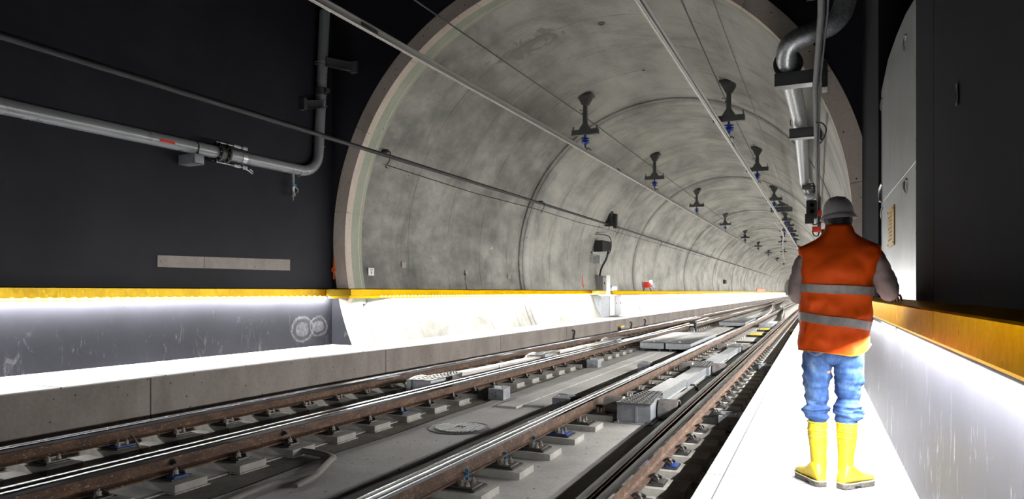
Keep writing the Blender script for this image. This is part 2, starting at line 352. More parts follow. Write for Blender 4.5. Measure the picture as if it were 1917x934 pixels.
# platforms
pl = [(y, lerp_path(curb_tab, y)) for y in [-4, 0, 2, 4.45, 6.5, 8.9, 11, 13, 16, 20, 25, 35, 60, 100, 160, YE]]
mb = MB(); mb.loft([[(x + 0.01, y, HL - 0.008), (x + 0.01, y, FLOOR - 0.1), (-9.9, y, FLOOR - 0.1), (-9.9, y, HL - 0.008)] for y, x in pl])
struct('trim_1', mb, M['curb'], 0)
mb = MB(); mb.loft([[(x + 0.02, y, HL), (x + 0.02, y, HL - 0.014), (-9.9, y, HL - 0.014), (-9.9, y, HL)] for y, x in pl])
struct('platform_left', mb, M['pave_l'], 0)
mb = MB(); y = 1.3
while y < YE:                                        # joints in the curb face
    x = lerp_path(curb_tab, y); mb.box(x + 0.002, x + 0.013, y - 0.009, y + 0.009, FLOOR, HL - 0.015); y += 4.9
struct('trim_2', mb, M['black'], 0)
mb = MB(); mb.box(-0.665, 0.9, -4, YE, FLOOR - 0.1, HR - 0.06); struct('trim_3', mb, M['curb'], 0)
mb = MB(); mb.box(-0.685, 0.9, -4, YE, HR - 0.06, HR, 0.006); struct('platform_right', mb, M['pave_r'], 0)

# foreground hall: dark walls, end wall around the portal, ceiling
mb = MB(); mb.loft([[(wl(y), y, -1.7), (wl(y), y, 8.6), (wl(y) - 0.5, y, 8.6), (wl(y) - 0.5, y, -1.7)] for y in (-4, YP + 0.02)])
struct('wall_left', mb, M['wall'], 0)
mb = MB()
mb.box(0.55, 1.1, -4, YE, -1.6, -0.12); struct('wall_right', mb, M['wall_lit'], 0); mb = MB()   # low wall under the handrail, strip light painted in as a paler coating
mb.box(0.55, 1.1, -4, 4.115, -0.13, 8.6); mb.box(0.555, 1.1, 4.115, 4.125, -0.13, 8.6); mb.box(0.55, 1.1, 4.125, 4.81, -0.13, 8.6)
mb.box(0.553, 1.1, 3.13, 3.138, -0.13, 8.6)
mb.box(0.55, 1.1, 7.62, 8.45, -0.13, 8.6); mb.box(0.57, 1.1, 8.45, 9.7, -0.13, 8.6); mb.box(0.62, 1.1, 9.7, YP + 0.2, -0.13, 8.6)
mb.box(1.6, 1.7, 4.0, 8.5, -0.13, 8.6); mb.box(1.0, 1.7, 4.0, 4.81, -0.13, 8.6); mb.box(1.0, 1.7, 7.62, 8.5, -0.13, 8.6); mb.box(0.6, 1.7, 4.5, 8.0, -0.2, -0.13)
struct('wall_right', mb, M['wall_shaded'], 0)
mb = MB(); mb.box(-10.5, 1.8, -4, YP + 0.4, 8.6, 8.9); struct('ceiling', mb, M['wall'], 0)
mb = MB(); mb.box(-10.5, 1.8, -4.3, -4, -1.8, 8.9); struct('wall_back', mb, M['wall'], 0)
# end wall with the round opening
PR = 5.04
angs = [math.radians(-34 + (248) * i / 120) for i in range(121)]
def outer_pt(a):
    dx, dz = math.cos(a), math.sin(a)
    t = min([(1.3 - TX) / dx if dx > 1e-6 else 1e9, (-10.3 - TX) / dx if dx < -1e-6 else 1e9, (8.7 - TZ) / dz if dz > 1e-6 else 1e9, (-1.9 - TZ) / dz if dz < -1e-6 else 1e9])
    return TX + dx * t, TZ + dz * t
def arc(a, r, y): return (TX + r * math.cos(a), y, TZ + r * math.sin(a))
mb = MB()
mb.loft([[(outer_pt(a)[0], YP, outer_pt(a)[1]), arc(a, PR - 0.02, YP), arc(a, PR - 0.02, YP + 0.5), (outer_pt(a)[0], YP + 0.5, outer_pt(a)[1])] for a in angs])
struct('wall_front', mb, M['wall'], 0)
# concrete ring lining the portal, in faceted lengths
mb = MB()
for k in range(12):
    sub = angs[k * 10:k * 10 + 11]; g = math.radians(0.06)
    aa = [sub[0] + g] + sub[1:-1] + [sub[-1] - g]
    ri = lambda a, r: r if TZ + 4.7 * math.sin(a) > -0.12 else 4.86
    mb.loft([[arc(a, PR, YP - 0.03), arc(a, PR, YP + 0.5), arc(a, ri(a, 4.78), YP + 0.5), arc(a, ri(a, 4.735), YP + 0.06), arc(a, ri(a, 4.74), YP - 0.03)] for a in aa])
struct('trim_4', mb, M['ring'], 25)
mb = MB(); mb.loft([[arc(a, ri(a, 4.745), YP + 0.05), arc(a, ri(a, 4.75), YP + 0.30), arc(a, ri(a, 4.80), YP + 0.62), arc(a, 5.1, YP + 0.62), arc(a, 5.1, YP + 0.02)] for a in angs if TZ + 4.7 * math.sin(a) > -0.3])
struct('trim_5', mb, M['seal'], 50)
# tunnel lining, cast in 15.4 m blocks with double ring joints
mb = MB(); yy = [(12.24, 0.10), (12.28, 0.0)]
j = 20.9
while j < YE:
    yy += [(j - 0.03, 0), (j - 0.02, 0.05), (j + 0.012, 0.05), (j + 0.024, -0.015), (j + 0.20, -0.02), (j + 0.25, -0.02), (j + 0.255, 0.06), (j + 0.30, 0.06), (j + 0.31, 0)]
    j += 15.4
yy.append((YE, 0)); mb.loft([[arc(a, TR + d, y) for a in angs] for y, d in yy], 0, False, False, False)
struct('ceiling', mb, M['lining'], 40)
mb = MB(); mb.loft([[arc(a, TR + 0.04, YE - 0.5), arc(a, 0.5, YE - 0.4)] for a in angs], 0, False, False, False); struct('wall_front', mb, M['lining'], 0)

# ------------------------------------------------------------------ handrails with light strips
def bar_right(y0, y1): return MB().sweep([(0.0, -0.05), (-0.102, -0.072), (-0.108, -0.08), (-0.108, -0.200), (-0.103, -0.206), (-0.098, -0.200), (-0.098, -0.175), (-0.058, -0.175), (-0.055, -0.203), (-0.022, -0.250), (-0.01, -0.256), (0.0, -0.256)], [(0.55, y0, 0), (0.55, y1, 0)] if y1 < 12 else [(0.55, y0, 0), (0.55, 11.3, 0), (0.46, 12.0, 0), (0.45, 16, 0), (0.45, y1, 0)])
first = True
for k, (y0, y1, lab) in enumerate([(0.4, 3.315, 'gold metal handrail along the right wall, nearest length at the right edge'), (3.325, 7.3, 'gold metal handrail length beside the worker, catching orange light from the vest'), (7.31, 40, 'gold handrail on the right running into the tunnel beyond the worker')]):
    h = thing('handrail', lab, 'handrail', (0.55, y0, -0.2), 'gold handrails with light strips')
    part('rail_profile', bar_right(y0, y1), M['gold'], h, 30)
    n = min(30, int((y1 - y0) / 0.31))
    part('light_strip', MB().box(0.458, 0.486, y0 + 0.02, min(y1, 11.2) - 0.02, -0.186, -0.176), M['white'], h, 0)
    if k == 1: part('clip', MB().box(0.50, 0.55, 5.9, 5.94, -0.29, -0.262, 0.004), M['darksteel'], h)
ledm = mesh_of(MB().lathe([(0.006, 0.0), (0.016, -0.003), (0.019, -0.012), (0.016, -0.022), (0.006, -0.027)], (0, 0, 0), 10), 'led', M['led'], 60)
for k, (y0, y1, lab) in enumerate([(-2, YP - 0.22, 'yellow handrail on the dark left wall with a row of bright diodes beneath'), (YP - 0.2, 29.2, 'yellow handrail on the tunnel lining between the portal and the wall cabinets'), (31.6, YE, 'thin far yellow handrail on the tunnel lining past the wall cabinets')]):
    h = thing('handrail', lab, 'handrail', ((wl(y0) if k == 0 else -9.0), y0, 0), 'gold handrails with light strips')
    path = [(wl(y0), y0, 0), (wl(y1), y1, 0)] if k == 0 else ([(-9.28, YP - 0.2, 0), (-8.84, YP - 0.07, 0), (-8.83, 12.3, 0), (-8.95, 13.3, 0), (-8.96, y1, 0.0)] if k == 1 else [(-8.96, y0, 0), (-8.96, 70, 0.02), (-8.96, y1, 0.1)])
    part('rail_profile', MB().sweep([(-0.03, 0.078), (0.10, 0.066), (0.108, 0.058), (0.108, -0.07), (0.10, -0.08), (0.088, -0.08), (0.088, -0.062), (0.0, -0.062), (0.0, -0.13), (-0.03, -0.13)], path), M['gold'], h, 30)
    if k < 2:
        y = y0 + 6.82 if k == 0 else 12.7; cnt = 0
        while y < (y1 - 0.1) and cnt < 98:
            o = bpy.data.objects.new('led', ledm); C.objects.link(o); o.parent = h
            x = (wl(y) if k == 0 else -8.96) + 0.098
            o.location = Vector((x, y, -0.078)) - h.location; o['label'] = 'bright white diode'
            y += 0.158; cnt += 1

def strip_light(name, p0, p1, aim, watts, width=0.03):
    p0, p1 = Vector(p0), Vector(p1); L = (p1 - p0).length
    l = bpy.data.lights.new(name, 'AREA'); l.shape = 'RECTANGLE'; l.size = width; l.size_y = L; l.energy = watts * L; l.color = (1.0, 0.985, 0.96)
    o = bpy.data.objects.new(name, l); C.objects.link(o); o.location = (p0 + p1) / 2
    yv = (p1 - p0).normalized(); zv = -Vector(aim).normalized(); zv = (zv - yv * zv.dot(yv)).normalized(); xv = yv.cross(zv)
    o.rotation_euler = Matrix((xv, yv, zv)).transposed().to_euler(); return o
WL, WR, TL = 78.0, 62.0, 74.0
for a, b in ((-3, 4.5), (4.5, YP - 0.1)): strip_light('light_strip_lamp', (wl(a) + 0.10, a, -0.088), (wl(b) + 0.10, b, -0.088), (-0.22, 0, -0.97), WL)
strip_light('light_strip_lamp', (-8.74, YP - 0.05, -0.085), (-8.87, 13.4, -0.085), (0.6, 0, -0.8), TL)
for a, b in ((13.4, 22), (22, 45), (45, 100), (100, 225)): strip_light('light_strip_lamp', (-8.87, a, -0.085), (-8.87, b, -0.085), (0.6, 0, -0.8), TL)
for a, b in ((-3, 2.5), (2.5, 6.5)): strip_light('light_strip_lamp', (0.472, a, -0.190), (0.472, b, -0.190), (-0.20, 0, -1.0), WR, 0.02)
strip_light('light_strip_lamp', (0.472, 6.5, -0.190), (0.472, 7.25, -0.190), (-0.20, 0, -1.0), WR, 0.02)
strip_light('light_strip_lamp', (0.530, 7.35, -0.280), (0.530, 11.3, -0.280), (-0.6, 0, -0.8), TL)
for a, b in ((11.9, 22), (22, 45), (45, 100), (100, 225)): strip_light('light_strip_lamp', (0.405, a, -0.27), (0.405, b, -0.27), (-0.6, 0, -0.8), TL)

# ------------------------------------------------------------------ rails
RP = [(-0.033, -0.005), (-0.026, -0.001), (-0.012, 0.0), (0.012, 0.0), (0.026, -0.001), (0.033, -0.005), (0.036, -0.012), (0.036, -0.036), (0.010, -0.047), (0.009, -0.140), (0.030, -0.150), (0.075, -0.160), (0.075, -0.172), (-0.075, -0.172), (-0.075, -0.160), (-0.030, -0.150), (-0.009, -0.140), (-0.010, -0.047), (-0.036, -0.036), (-0.036, -0.012)]
RMAT = [0] * 7 + [1] * 12 + [0]
BP = [(-0.030, -0.005), (-0.024, -0.001), (-0.010, 0.0), (0.010, 0.0), (0.024, -0.001), (0.030, -0.005), (0.033, -0.011), (0.033, -0.036), (0.010, -0.047), (0.009, -0.130), (0.030, -0.145), (0.055, -0.150), (0.055, -0.160), (-0.035, -0.160), (-0.035, -0.150), (-0.022, -0.145), (-0.009, -0.130), (-0.010, -0.047), (-0.033, -0.036), (-0.033, -0.011)]
def spath(tab, ys, dx=lambda y: 0): return [(lerp_path(tab, y) + dx(y), y, HRAIL) for y in ys]
def smooth_path(pts, n=10):
    P = [Vector(p) for p in pts]; P = [2 * P[0] - P[1]] + P + [2 * P[-1] - P[-2]]; out = []
    for i in range(1, len(P) - 2):
        for k in range(n):
            t = k / n; a, b, c, d = P[i - 1], P[i], P[i + 1], P[i + 2]
            out.append(0.5 * ((2 * b) + (c - a) * t + (2 * a - 5 * b + 4 * c - d) * t * t + (3 * b - 3 * c + d - a) * t ** 3))
    out.append(P[-2]); return out
ysr = [-2, 1, 4, 7, 10, 13, 17, 21, 25, 30, 40, 60, 100, 160, YE]
def rail(label, path, prof=RP, group='running rails of the two tracks'):
    mb = MB().sweep(prof, path, RMAT); p0 = path[0]
    o = part('rail', mb, [M['steel'], M['rust']], None, 8, at=(p0[0], p0[1], HRAIL - 0.172)); return tag(o, label, 'rail', group)
GR = 'running rails of the two tracks'; GB = 'movable switch rails'
rail('rusty steel rail farthest left, right below the grey curb of the left platform', spath(railA, ysr))
rail('switch rail lying tight against the inner side of the farthest left rail', spath(railA, ysr[:11], lambda y: 0.073 if y < 21 else 0.073 + (y - 21) ** 2 * 0.0009), BP, GB)
rail('rusty steel rail second from left, speckled with pale spots', spath(railB, ysr))
rail('switch rail standing open beside the speckled second rail, on its left side', spath(railB, ysr[:11], lambda y: -0.135 - 0.0012 * y - (0.0011 * (y - 20) ** 2 if y > 20 else 0)), BP, GB)
for y_, z_ in ((4.30, -1.50), (5.66, -1.50)):
    xb_ = lerp_path(railB, y_); o_ = [q for q in C.objects if q.get('label', '').startswith('rusty steel rail second')][0]
    part('web_bolt', MB().cyl((xb_ + 0.009, y_, z_), (xb_ + 0.022, y_, z_), 0.032, n=14).cyl((xb_ + 0.022, y_, z_), (xb_ + 0.05, y_, z_), 0.022, n=6).cyl((xb_ + 0.05, y_, z_), (xb_ + 0.065, y_, z_), 0.012, n=8), M['darksteel'], o_)
S1 = smooth_path([(-2.86, -2, HRAIL), (-2.86, 10, HRAIL), (-2.86, 22, HRAIL), (-2.82, 33, HRAIL), (-3.3, 58, HRAIL), (-5.4, 98, HRAIL), (-6.5, 138, HRAIL), (-6.5, 160, HRAIL)], 6)
rail('rusty rail third from left beside the manhole cover, curving away left far off', S1)
rail('switch rail lying tight against the right side of the third rail', [(-2.787, -2, HRAIL), (-2.787, 20, HRAIL), (-2.80, 60, HRAIL), (-2.82, YE, HRAIL)], BP, GB)
rail('rusty steel rail nearest the right platform', [(-1.36, -2, HRAIL), (-1.36, 60, HRAIL), (-1.36, YE, HRAIL)])
S2 = smooth_path([(-1.475, -2, HRAIL), (-1.49, 4.5, HRAIL), (-1.515, 8.5, HRAIL), (-1.53, 16, HRAIL), (-1.56, 26, HRAIL), (-1.9, 46, HRAIL), (-4.4, 104, HRAIL), (-5.02, 150, HRAIL)], 6)
rail('switch rail standing open left of the rail nearest the right platform', S2, BP, GB)

# ------------------------------------------------------------------ rail supports
def bolt_mb(x, y, z, s=1.0):
    mb = MB(); mb.cyl((x, y, z), (x, y, z + 0.006 * s), 0.024 * s, n=12); mb.cyl((x, y, z + 0.006 * s), (x, y, z + 0.028 * s), 0.018 * s, n=6)
    mb.cyl((x, y, z + 0.028 * s), (x, y, z + 0.045 * s), 0.010 * s, n=8); return mb
def support(side, half, kind, plate='oilsteel'):
    """origin under the rail centre on the floor; side=+1: the wide bolted end points to +X"""
    r = thing('rail_support', '', '', (0, 0, 0))
    ht = 0.075
    mb = MB(); mb.box(-half, half, -0.17, 0.17, 0, ht, 0.014); mb.box(-half - 0.02, half + 0.02, -0.185, 0.185, -0.02, 0.008, 0.005)
    part('block', mb, M['block'], r)
    zt = FLOOR * 0 + ht
    mb = MB()
    if kind == 'chair': mb.box(-0.14, half - 0.09, -0.125, 0.125, zt, zt + 0.016, 0.004) if side > 0 else mb.box(-(half - 0.09), 0.14, -0.125, 0.125, zt, zt + 0.016, 0.004)
    else: mb.box(-0.19, 0.19, -0.11, 0.11, zt, zt + 0.016, 0.004)
    part('base_plate', mb, M['block'] if False else M['darksteel'], r)
    zp = zt + 0.016
    if kind == 'chair':
        x0, x1 = (0.06, half - 0.12) if side > 0 else (-(half - 0.12), -0.06)
        part('upper_plate', MB().box(x0, x1, -0.10, 0.10, zp, zp + 0.014, 0.003), M[plate], r)
        xa, xb = (0.03, 0.15) if side > 0 else (-0.15, -0.03)
        part('slide_chair', MB().box(xa, xb, -0.055, 0.055, zp + 0.012, zp + 0.042, 0.006), M['oilsteel'], r)
        for bx, by in ((half - 0.19, 0.055), (half - 0.19, -0.055), (half - 0.25, 0.0), (0.185, -0.065)):
            part('bolt', bolt_mb(side * bx, by, zp + 0.014, 1.05), M['bolt'], r)
    else:
        for s in (-1, 1):
            part('upper_plate', MB().box(min(s * 0.08, s * 0.18), max(s * 0.08, s * 0.18), -0.075, 0.075, zp, zp + 0.012, 0.003), M[plate], r)
            mb = MB()
            for q in (-1, 1):     # bent spring clip gripping the rail foot
                pts = [(s * 0.05, q * 0.012, zp + 0.035), (s * 0.085, q * 0.02, zp + 0.055), (s * 0.125, q * 0.05, zp + 0.045), (s * 0.14, q * 0.062, zp + 0.022), (s * 0.115, q * 0.062, zp + 0.02), (s * 0.09, q * 0.045, zp + 0.03)]
                mb.tube(smooth_path(pts, 4), 0.0095, 8)
            part('spring_clip', mb, M['darksteel'], r)
            part('bolt', bolt_mb(s * 0.105, 0, zp + 0.02, 1.25), M['bolt'], r)
    return r
def simple_support(half, side):
    mb = MB(); mb.box(-half, half, -0.17, 0.17, 0, 0.075, 0.0, 0); mb.box(-0.18, 0.18, -0.11, 0.11, 0.075, 0.095, 0, 1)
    mb.box(side * 0.105 - 0.035, side * 0.105 + 0.035, -0.05, 0.05, 0.095, 0.13, 0.0, 1)
    return mb
specs = {  # rail x, first y, pitch, block half length, side, kind, shift of block, label
    'A': (lambda y: lerp_path(railA, y), 3.45, 0.70, 0.34, 1, 'chair', 0.06, 'concrete block with bolted plate under the farthest left rail'),
    'B': (lambda y: lerp_path(railB, y), 3.55, 0.70, 0.30, 1, 'clip', 0.0, 'concrete block with dark clips under the speckled second rail'),
    'C': (lambda y: -2.86, 3.5, 0.765, 0.42, 1, 'chair', 0.02, 'pale concrete block with bolted plate under the third rail'),
    'D': (lambda y: -1.36, 3.4, 0.60, 0.38, 1, 'clip', 0.0, 'concrete block with spring clips under the rail nearest the right platform'),
}
SG = {'A': 'rail support blocks of the farthest left rail', 'B': 'rail support blocks of the second rail', 'C': 'rail support blocks of the third rail', 'D': 'rail support blocks of the rail by the right platform'}
for key, (fx, y0, pitch, half, side, kind, sh, lab) in specs.items():
    proto = support(side, half, kind); tag(proto, lab, 'rail support', SG[key])
    sm = mesh_of(simple_support(half, side), 'rail_support', [M['block'], M['darksteel']], 0)
    n = 0; y = y0; first = True
    while n < 74:
        x = fx(y)
        if y < 21:
            if first: o = proto; first = False
            else: o = copy_tree(proto)
        else:
            o = bpy.data.objects.new('rail_support', sm); C.objects.link(o); tag(o, lab, 'rail support', SG[key])
        o.location = (x, y, FLOOR + 0.002)
        blue = {'A': (2,), 'B': (1, 6), 'C': (5,), 'D': (5,)}[key]
        if n in blue:
            for ch in o.children:
                if ch.name.startswith('upper_plate'):
                    ch.data = ch.data.copy(); ch.data.materials[0] = M['blueplate']; ch['label'] = 'blue coated plate'
            o['label'] = {'A': 'concrete block with a dull blue plate under the farthest left rail', 'B': 'concrete block with blue clip plate, %s of the two under the speckled second rail' % ('nearer' if n == 1 else 'farther'), 'C': 'pale concrete block with a bright blue bolted plate under the third rail', 'D': 'concrete block with a blue clip plate under the rail nearest the right platform'}[key]
            del o['group']
        n += 1; y += pitch
    # the rest of this row, far away and beyond counting
    mb = MB()
    while y < 120:
        s = simple_support(half, side); mb.v, mb.f, mb.m  # noqa
        mb2 = MB(); mb2.box(-half, half, -0.17, 0.17, 0, 0.075); mb2.box(-0.18, 0.18, -0.1, 0.1, 0.075, 0.12, 0, 1)
        off = (fx(y), y, FLOOR + 0.002); nb = len(mb.v)
        mb.v += [(a + off[0], b + off[1], c + off[2]) for a, b, c in mb2.v]; mb.f += [tuple(i + nb for i in f) for f in mb2.f]; mb.m += mb2.m
        y += pitch
    o = part('distant_rail_supports', mb, [M['block'], M['darksteel']], None, 0, at=(fx(60), 60, FLOOR))
    tag(o, {'A': 'far row of support blocks under the farthest left rail', 'B': 'far row of support blocks under the speckled second rail', 'C': 'far row of support blocks under the third rail', 'D': 'far row of support blocks under the rail nearest the platform'}[key], 'rail supports', kind='stuff')
# strips of blue tape stuck upright beside the bolts of the third rail's supports
for k, (yy_, h_) in enumerate([(5.0, 0.09), (5.79, 0.07), (6.52, 0.08), (7.33, 0.05)]):
    mb = MB(); mb.box(-2.75 - 0.018, -2.75 + 0.018, yy_ + 0.195, yy_ + 0.199, FLOOR + 0.0, FLOOR + 0.09 + h_)
    o = part('marker_tape', mb, M['bluetape'], None, 0, at=(-2.75, yy_ + 0.197, FLOOR))
    tag(o, ['bright blue tape strip by the nearest bolted blocks of the third rail', 'blue tape strip standing second nearest along the third rail', 'blue tape strip beside the blue plate of the third rail', 'farthest and shortest of the blue tape strips along the third rail'][k], 'marker tape')

# ------------------------------------------------------------------ point machine boxes, channels, drums between and beside the rails
def tread_top(x0, x1, x2, x3, y0, y1, z, th=0.012):
    mb = MB(); mb.loft([[(x0, y0, z), (x1, y0, z), (x1, y0, z - th), (x0, y0, z - th)], [(x2, y1, z), (x3, y1, z), (x3, y1, z - th), (x2, y1, z - th)]])
    nx, ny = 9, max(6, int((y1 - y0) / 0.055))
    for j in range(1, ny):
        t = j / ny; a = x0 + (x2 - x0) * t; b = x1 + (x3 - x1) * t; y = y0 + (y1 - y0) * t
        for i in range(1, nx):
            x = a + (b - a) * (i + (0.5 if j % 2 else 0)) / nx
            if x > b - 0.01: continue
            s = 1 if (i + j) % 2 else -1; l, w = 0.022, 0.008
            mb.add([(x - l, y - l * s, z), (x - w * s, y + w, z + 0.007), (x + l, y + l * s, z), (x + w * s, y - w, z + 0.007)], [(0, 1, 2, 3)], 1)
    return mb
def lock_box(x, y, w, l, h, label, drums=(True, True), twist=0, mat='boxgrey', group='point lock boxes between the right pair of rails', z0=FLOOR):
    t = thing('point_lock_box', label, 'point lock box', (x, y, z0), group)
    mb = MB(); mb.box(x - w / 2, x + w / 2, y, y + l, z0 + 0.03, z0 + h, 0.012)
    mb.box(x - w / 2 - 0.03, x + w / 2 + 0.03, y - 0.035, y + l + 0.02, z0 + 0.012, z0 + 0.032, 0.004)
    mb.box(x - w / 2 + w * 0.55, x - w / 2 + w * 0.62, y - 0.02, y + 0.01, z0 + 0.04, z0 + h - 0.03, 0.006)
    part('housing', mb, M[mat], t)
    part('tread_cover', tread_top(x - w / 2 - 0.015, x + w / 2 + 0.015, x - w * 0.28, x + w * 0.28, y - 0.02, y + l + 0.55, z0 + h + 0.014), [M['tread'], M['treadrib']], t, 20)
    for i, sx in enumerate((-1, 1)):
        if drums[i]:
            cx = x + sx * (w / 2 + 0.015); e = cx + sx * 0.26
            mb = MB(); mb.lathe([(0.13, cx - 0), (0.15, cx + sx * 0.01), (0.15, e), (0.135, e), (0.13, cx + sx * 0.16), (0.02, cx + sx * 0.16)], (0, y + l * 0.72, z0 + h * 0.52), 24, 'X')
            part('drum', mb, M['drum'], t, 40)
            part('drive_rod', MB().cyl((cx, y + l * 0.72, z0 + h * 0.5), (cx + sx * 0.42, y + l * 0.72, z0 + h * 0.5), 0.022), M['darksteel'], t)
    for bx in (x - w / 2 + 0.02, x + w / 2 - 0.03):
        part('bolt', bolt_mb(bx, y - 0.018, z0 + 0.03, 0.8), M['bolt'], t)
    return t
lock_box(-2.15, 8.62, 0.44, 0.62, 0.27, 'largest grey point box with studded metal cover, nearest the camera')
lock_box(-2.13, 13.9, 0.36, 0.55, 0.22, 'middle grey point box with studded cover between the right rails')
lock_box(-2.10, 19.6, 0.36, 0.55, 0.20, 'far smaller grey point box with studded cover, short of the yellow bars')
def channel(pts, w, h, label, mat='galv', cat='cable channel', group=None):
    p = Vector(pts[0]); t = thing('cable_channel', label, cat, (p.x, p.y, FLOOR), group)
    part('trough', MB().sweep([(-w / 2, 0), (w / 2, 0), (w / 2, -h), (w / 2 + 0.02, -h), (w / 2 + 0.02, -h - 0.008), (-w / 2 - 0.02, -h - 0.008), (-w / 2 - 0.02, -h), (-w / 2, -h)], pts), M[mat], t, 20)
    part('lid', MB().sweep([(-w / 2 - 0.006, 0.01), (w / 2 + 0.006, 0.01), (w / 2 + 0.006, -0.02), (-w / 2 - 0.006, -0.02)], pts), M[mat], t, 20)
    m = Vector(pts[len(pts) // 2])
    part('clamp', MB().box(m.x - w / 2 - 0.02, m.x + w / 2 + 0.02, m.y - 0.02, m.y + 0.02, m.z - h * 0.9, m.z + 0.018, 0.004), M['galv'], t)
    return t
channel([(-2.15, 9.85, -1.455), (-2.14, 11.6, -1.455), (-2.14, 11.75, -1.50), (-2.13, 13.9, -1.50)], 0.24, 0.13, 'galvanised channel leading back from the largest point box', group='galvanised channels between point boxes')
channel([(-2.13, 15.0, -1.50), (-2.12, 17.2, -1.50), (-2.11, 17.4, -1.53), (-2.10, 19.6, -1.53)], 0.22, 0.11, 'galvanised channel between the middle and far point boxes', group='galvanised channels between point boxes')
part_o = part('hose_fitting', MB().tube(smooth_path([(-2.0, 12.0, -1.60), (-1.93, 12.02, -1.60), (-1.90, 12.03, -1.66), (-1.87, 12.03, -1.70)], 4), 0.018).cyl((-1.90, 12.03, -1.695), (-1.90, 12.03, -1.64), 0.028), M['darksteel'], None, at=(-1.9, 12.03, -1.7))
tag(part_o, 'small dark hose fitting beside the galvanised channel', 'fitting')
# the far point machine
t = thing('point_machine', 'far grey point machine with pale cover plate where the rails curve left', 'point machine', (-2.1, 34, FLOOR))
part('housing', MB().box(-2.45, -1.8, 33.2, 34.2, FLOOR + 0.02, FLOOR + 0.24, 0.015), M['boxgrey'], t)
part('cover', MB().box(-2.3, -1.75, 34.25, 38.5, FLOOR + 0.06, FLOOR + 0.17, 0.02), M['white'], t)
part('drum', MB().cyl((-1.8, 33.9, FLOOR + 0.14), (-1.52, 33.9, FLOOR + 0.14), 0.10, n=20), M['drum'], t)
part('drum', MB().cyl((-2.45, 33.9, FLOOR + 0.14), (-2.72, 33.9, FLOOR + 0.14), 0.10, n=20), M['drum'], t)
# whitish covers in the left track
def white_cover(x, y, label):
    t = thing('point_cover', label, 'point cover', (x, y, FLOOR), 'pale point covers in the left track')
    part('housing', MB().box(x - 0.2, x + 0.2, y, y + 0.5, FLOOR + 0.01, FLOOR + 0.235, 0.012).box(x - 0.25, x - 0.17, y - 0.03, y + 0.03, FLOOR + 0.01, FLOOR + 0.25, 0.008), M['boxgrey'], t)
    part('tread_cover', tread_top(x - 0.24, x + 0.22, x - 0.13, x + 0.13, y - 0.03, y + 1.25, FLOOR + 0.252), [M['tread'], M['treadrib']], t, 20)
    mb = MB(); rings = []
    for k in range(9):
        a = k / 8; yy_ = y + 0.1 + 0.75 * a; s = math.sin(PI * min(1, 0.12 + a * 0.86)) ** 0.5
        rings.append([(x - 0.30 + 0.12 * math.cos(q) * s, yy_, FLOOR + 0.12 + 0.145 * math.sin(q) * s) for q in [2 * PI * i / 16 for i in range(16)]])
    mb.loft(rings); part('drum_hood', mb, M['white'], t, 60)
white_cover(-6.0, 9.7, 'nearest pale studded cover between the two left rails')
white_cover(-5.93, 14.7, 'middle pale studded cover between the two left rails')
white_cover(-5.85, 20.6, 'farthest pale studded cover between the two left rails')
channel([(-5.99, 10.95, -1.47), (-5.97, 12.5, -1.49), (-5.93, 14.7, -1.49)], 0.20, 0.12, 'pale channel between the nearest and middle covers of the left track', 'alu', group='pale channels in the left track')
channel([(-5.93, 15.95, -1.49), (-5.9, 18, -1.49), (-5.85, 20.6, -1.49)], 0.20, 0.12, 'pale channel between the middle and farthest covers of the left track', 'alu', group='pale channels in the left track')
# little cable boxes beside the rails
def rail_box(x, y, s, label):
    t = thing('rail_junction_box', label, 'junction box', (x, y, FLOOR), 'small grey junction boxes beside the rails')
    mb = MB(); z = FLOOR
    mb.loft([[(x - 0.15, y - 0.13, z + 0.02), (x + 0.11, y - 0.13, z + 0.02), (x + 0.11, y - 0.13, z + 0.19), (x - 0.15, y - 0.13, z + 0.19)], [(x - 0.15, y + 0.13, z + 0.02), (x + 0.11, y + 0.13, z + 0.02), (x + 0.11, y + 0.13, z + 0.21), (x - 0.15, y + 0.13, z + 0.21)]])
    part('housing', mb, M['boxgrey'], t, 20)
    part('base', MB().box(x - 0.17, x + 0.13, y - 0.15, y + 0.15, z, z + 0.022, 0.004), M['darksteel'], t)
    mb = MB(); mb.tube(smooth_path([(x - 0.08, y - 0.05, z + 0.20), (x - 0.08, y - 0.05, z + 0.235), (x + 0.05, y - 0.05, z + 0.235), (x + 0.05, y - 0.05, z + 0.20)], 4), 0.008, 8)
    part('handle', mb, M['boxgrey'], t)
    for dz in (0.08, 0.14): part('bolt', MB().cyl((x - 0.02, y - 0.13, z + dz), (x - 0.02, y - 0.138, z + dz), 0.009, n=8), M['darksteel'], t)
    mb = MB()
    for q in (-0.05, 0.03):
        mb.tube(smooth_path([(x - s * 0.05, y + q, z + 0.17), (x - s * 0.2, y + q, z + 0.19), (x - s * 0.33, y + q * 0.5, z + 0.12), (x - s * 0.42, y, z + 0.10)], 5), 0.022, 10)
    part('hose', mb, M['black'], t)
    part('slanting_cover', MB().loft([[(x - s * 0.13, y - 0.11, z + 0.19), (x - s * 0.13, y + 0.11, z + 0.19), (x - s * 0.13, y + 0.11, z + 0.01), (x - s * 0.13, y - 0.11, z + 0.01)], [(x - s * 0.36, y - 0.09, z + 0.13), (x - s * 0.36, y + 0.09, z + 0.13), (x - s * 0.36, y + 0.09, z + 0.01), (x - s * 0.36, y - 0.09, z + 0.01)]]), M['darksteel'], t, 20)
rail_box(-4.56, 9.75, 1, 'nearest small grey junction box right of the speckled second rail')
rail_box(-4.56, 14.75, 1, 'farther small grey junction box right of the speckled second rail')
rail_box(-3.32, 9.3, -1, 'nearest small grey junction box left of the third rail')
rail_box(-3.30, 14.3, -1, 'farther small grey junction box left of the third rail')
rail_box(-0.95, 8.75, 1, 'nearer grey junction box half in shadow beside the right platform')
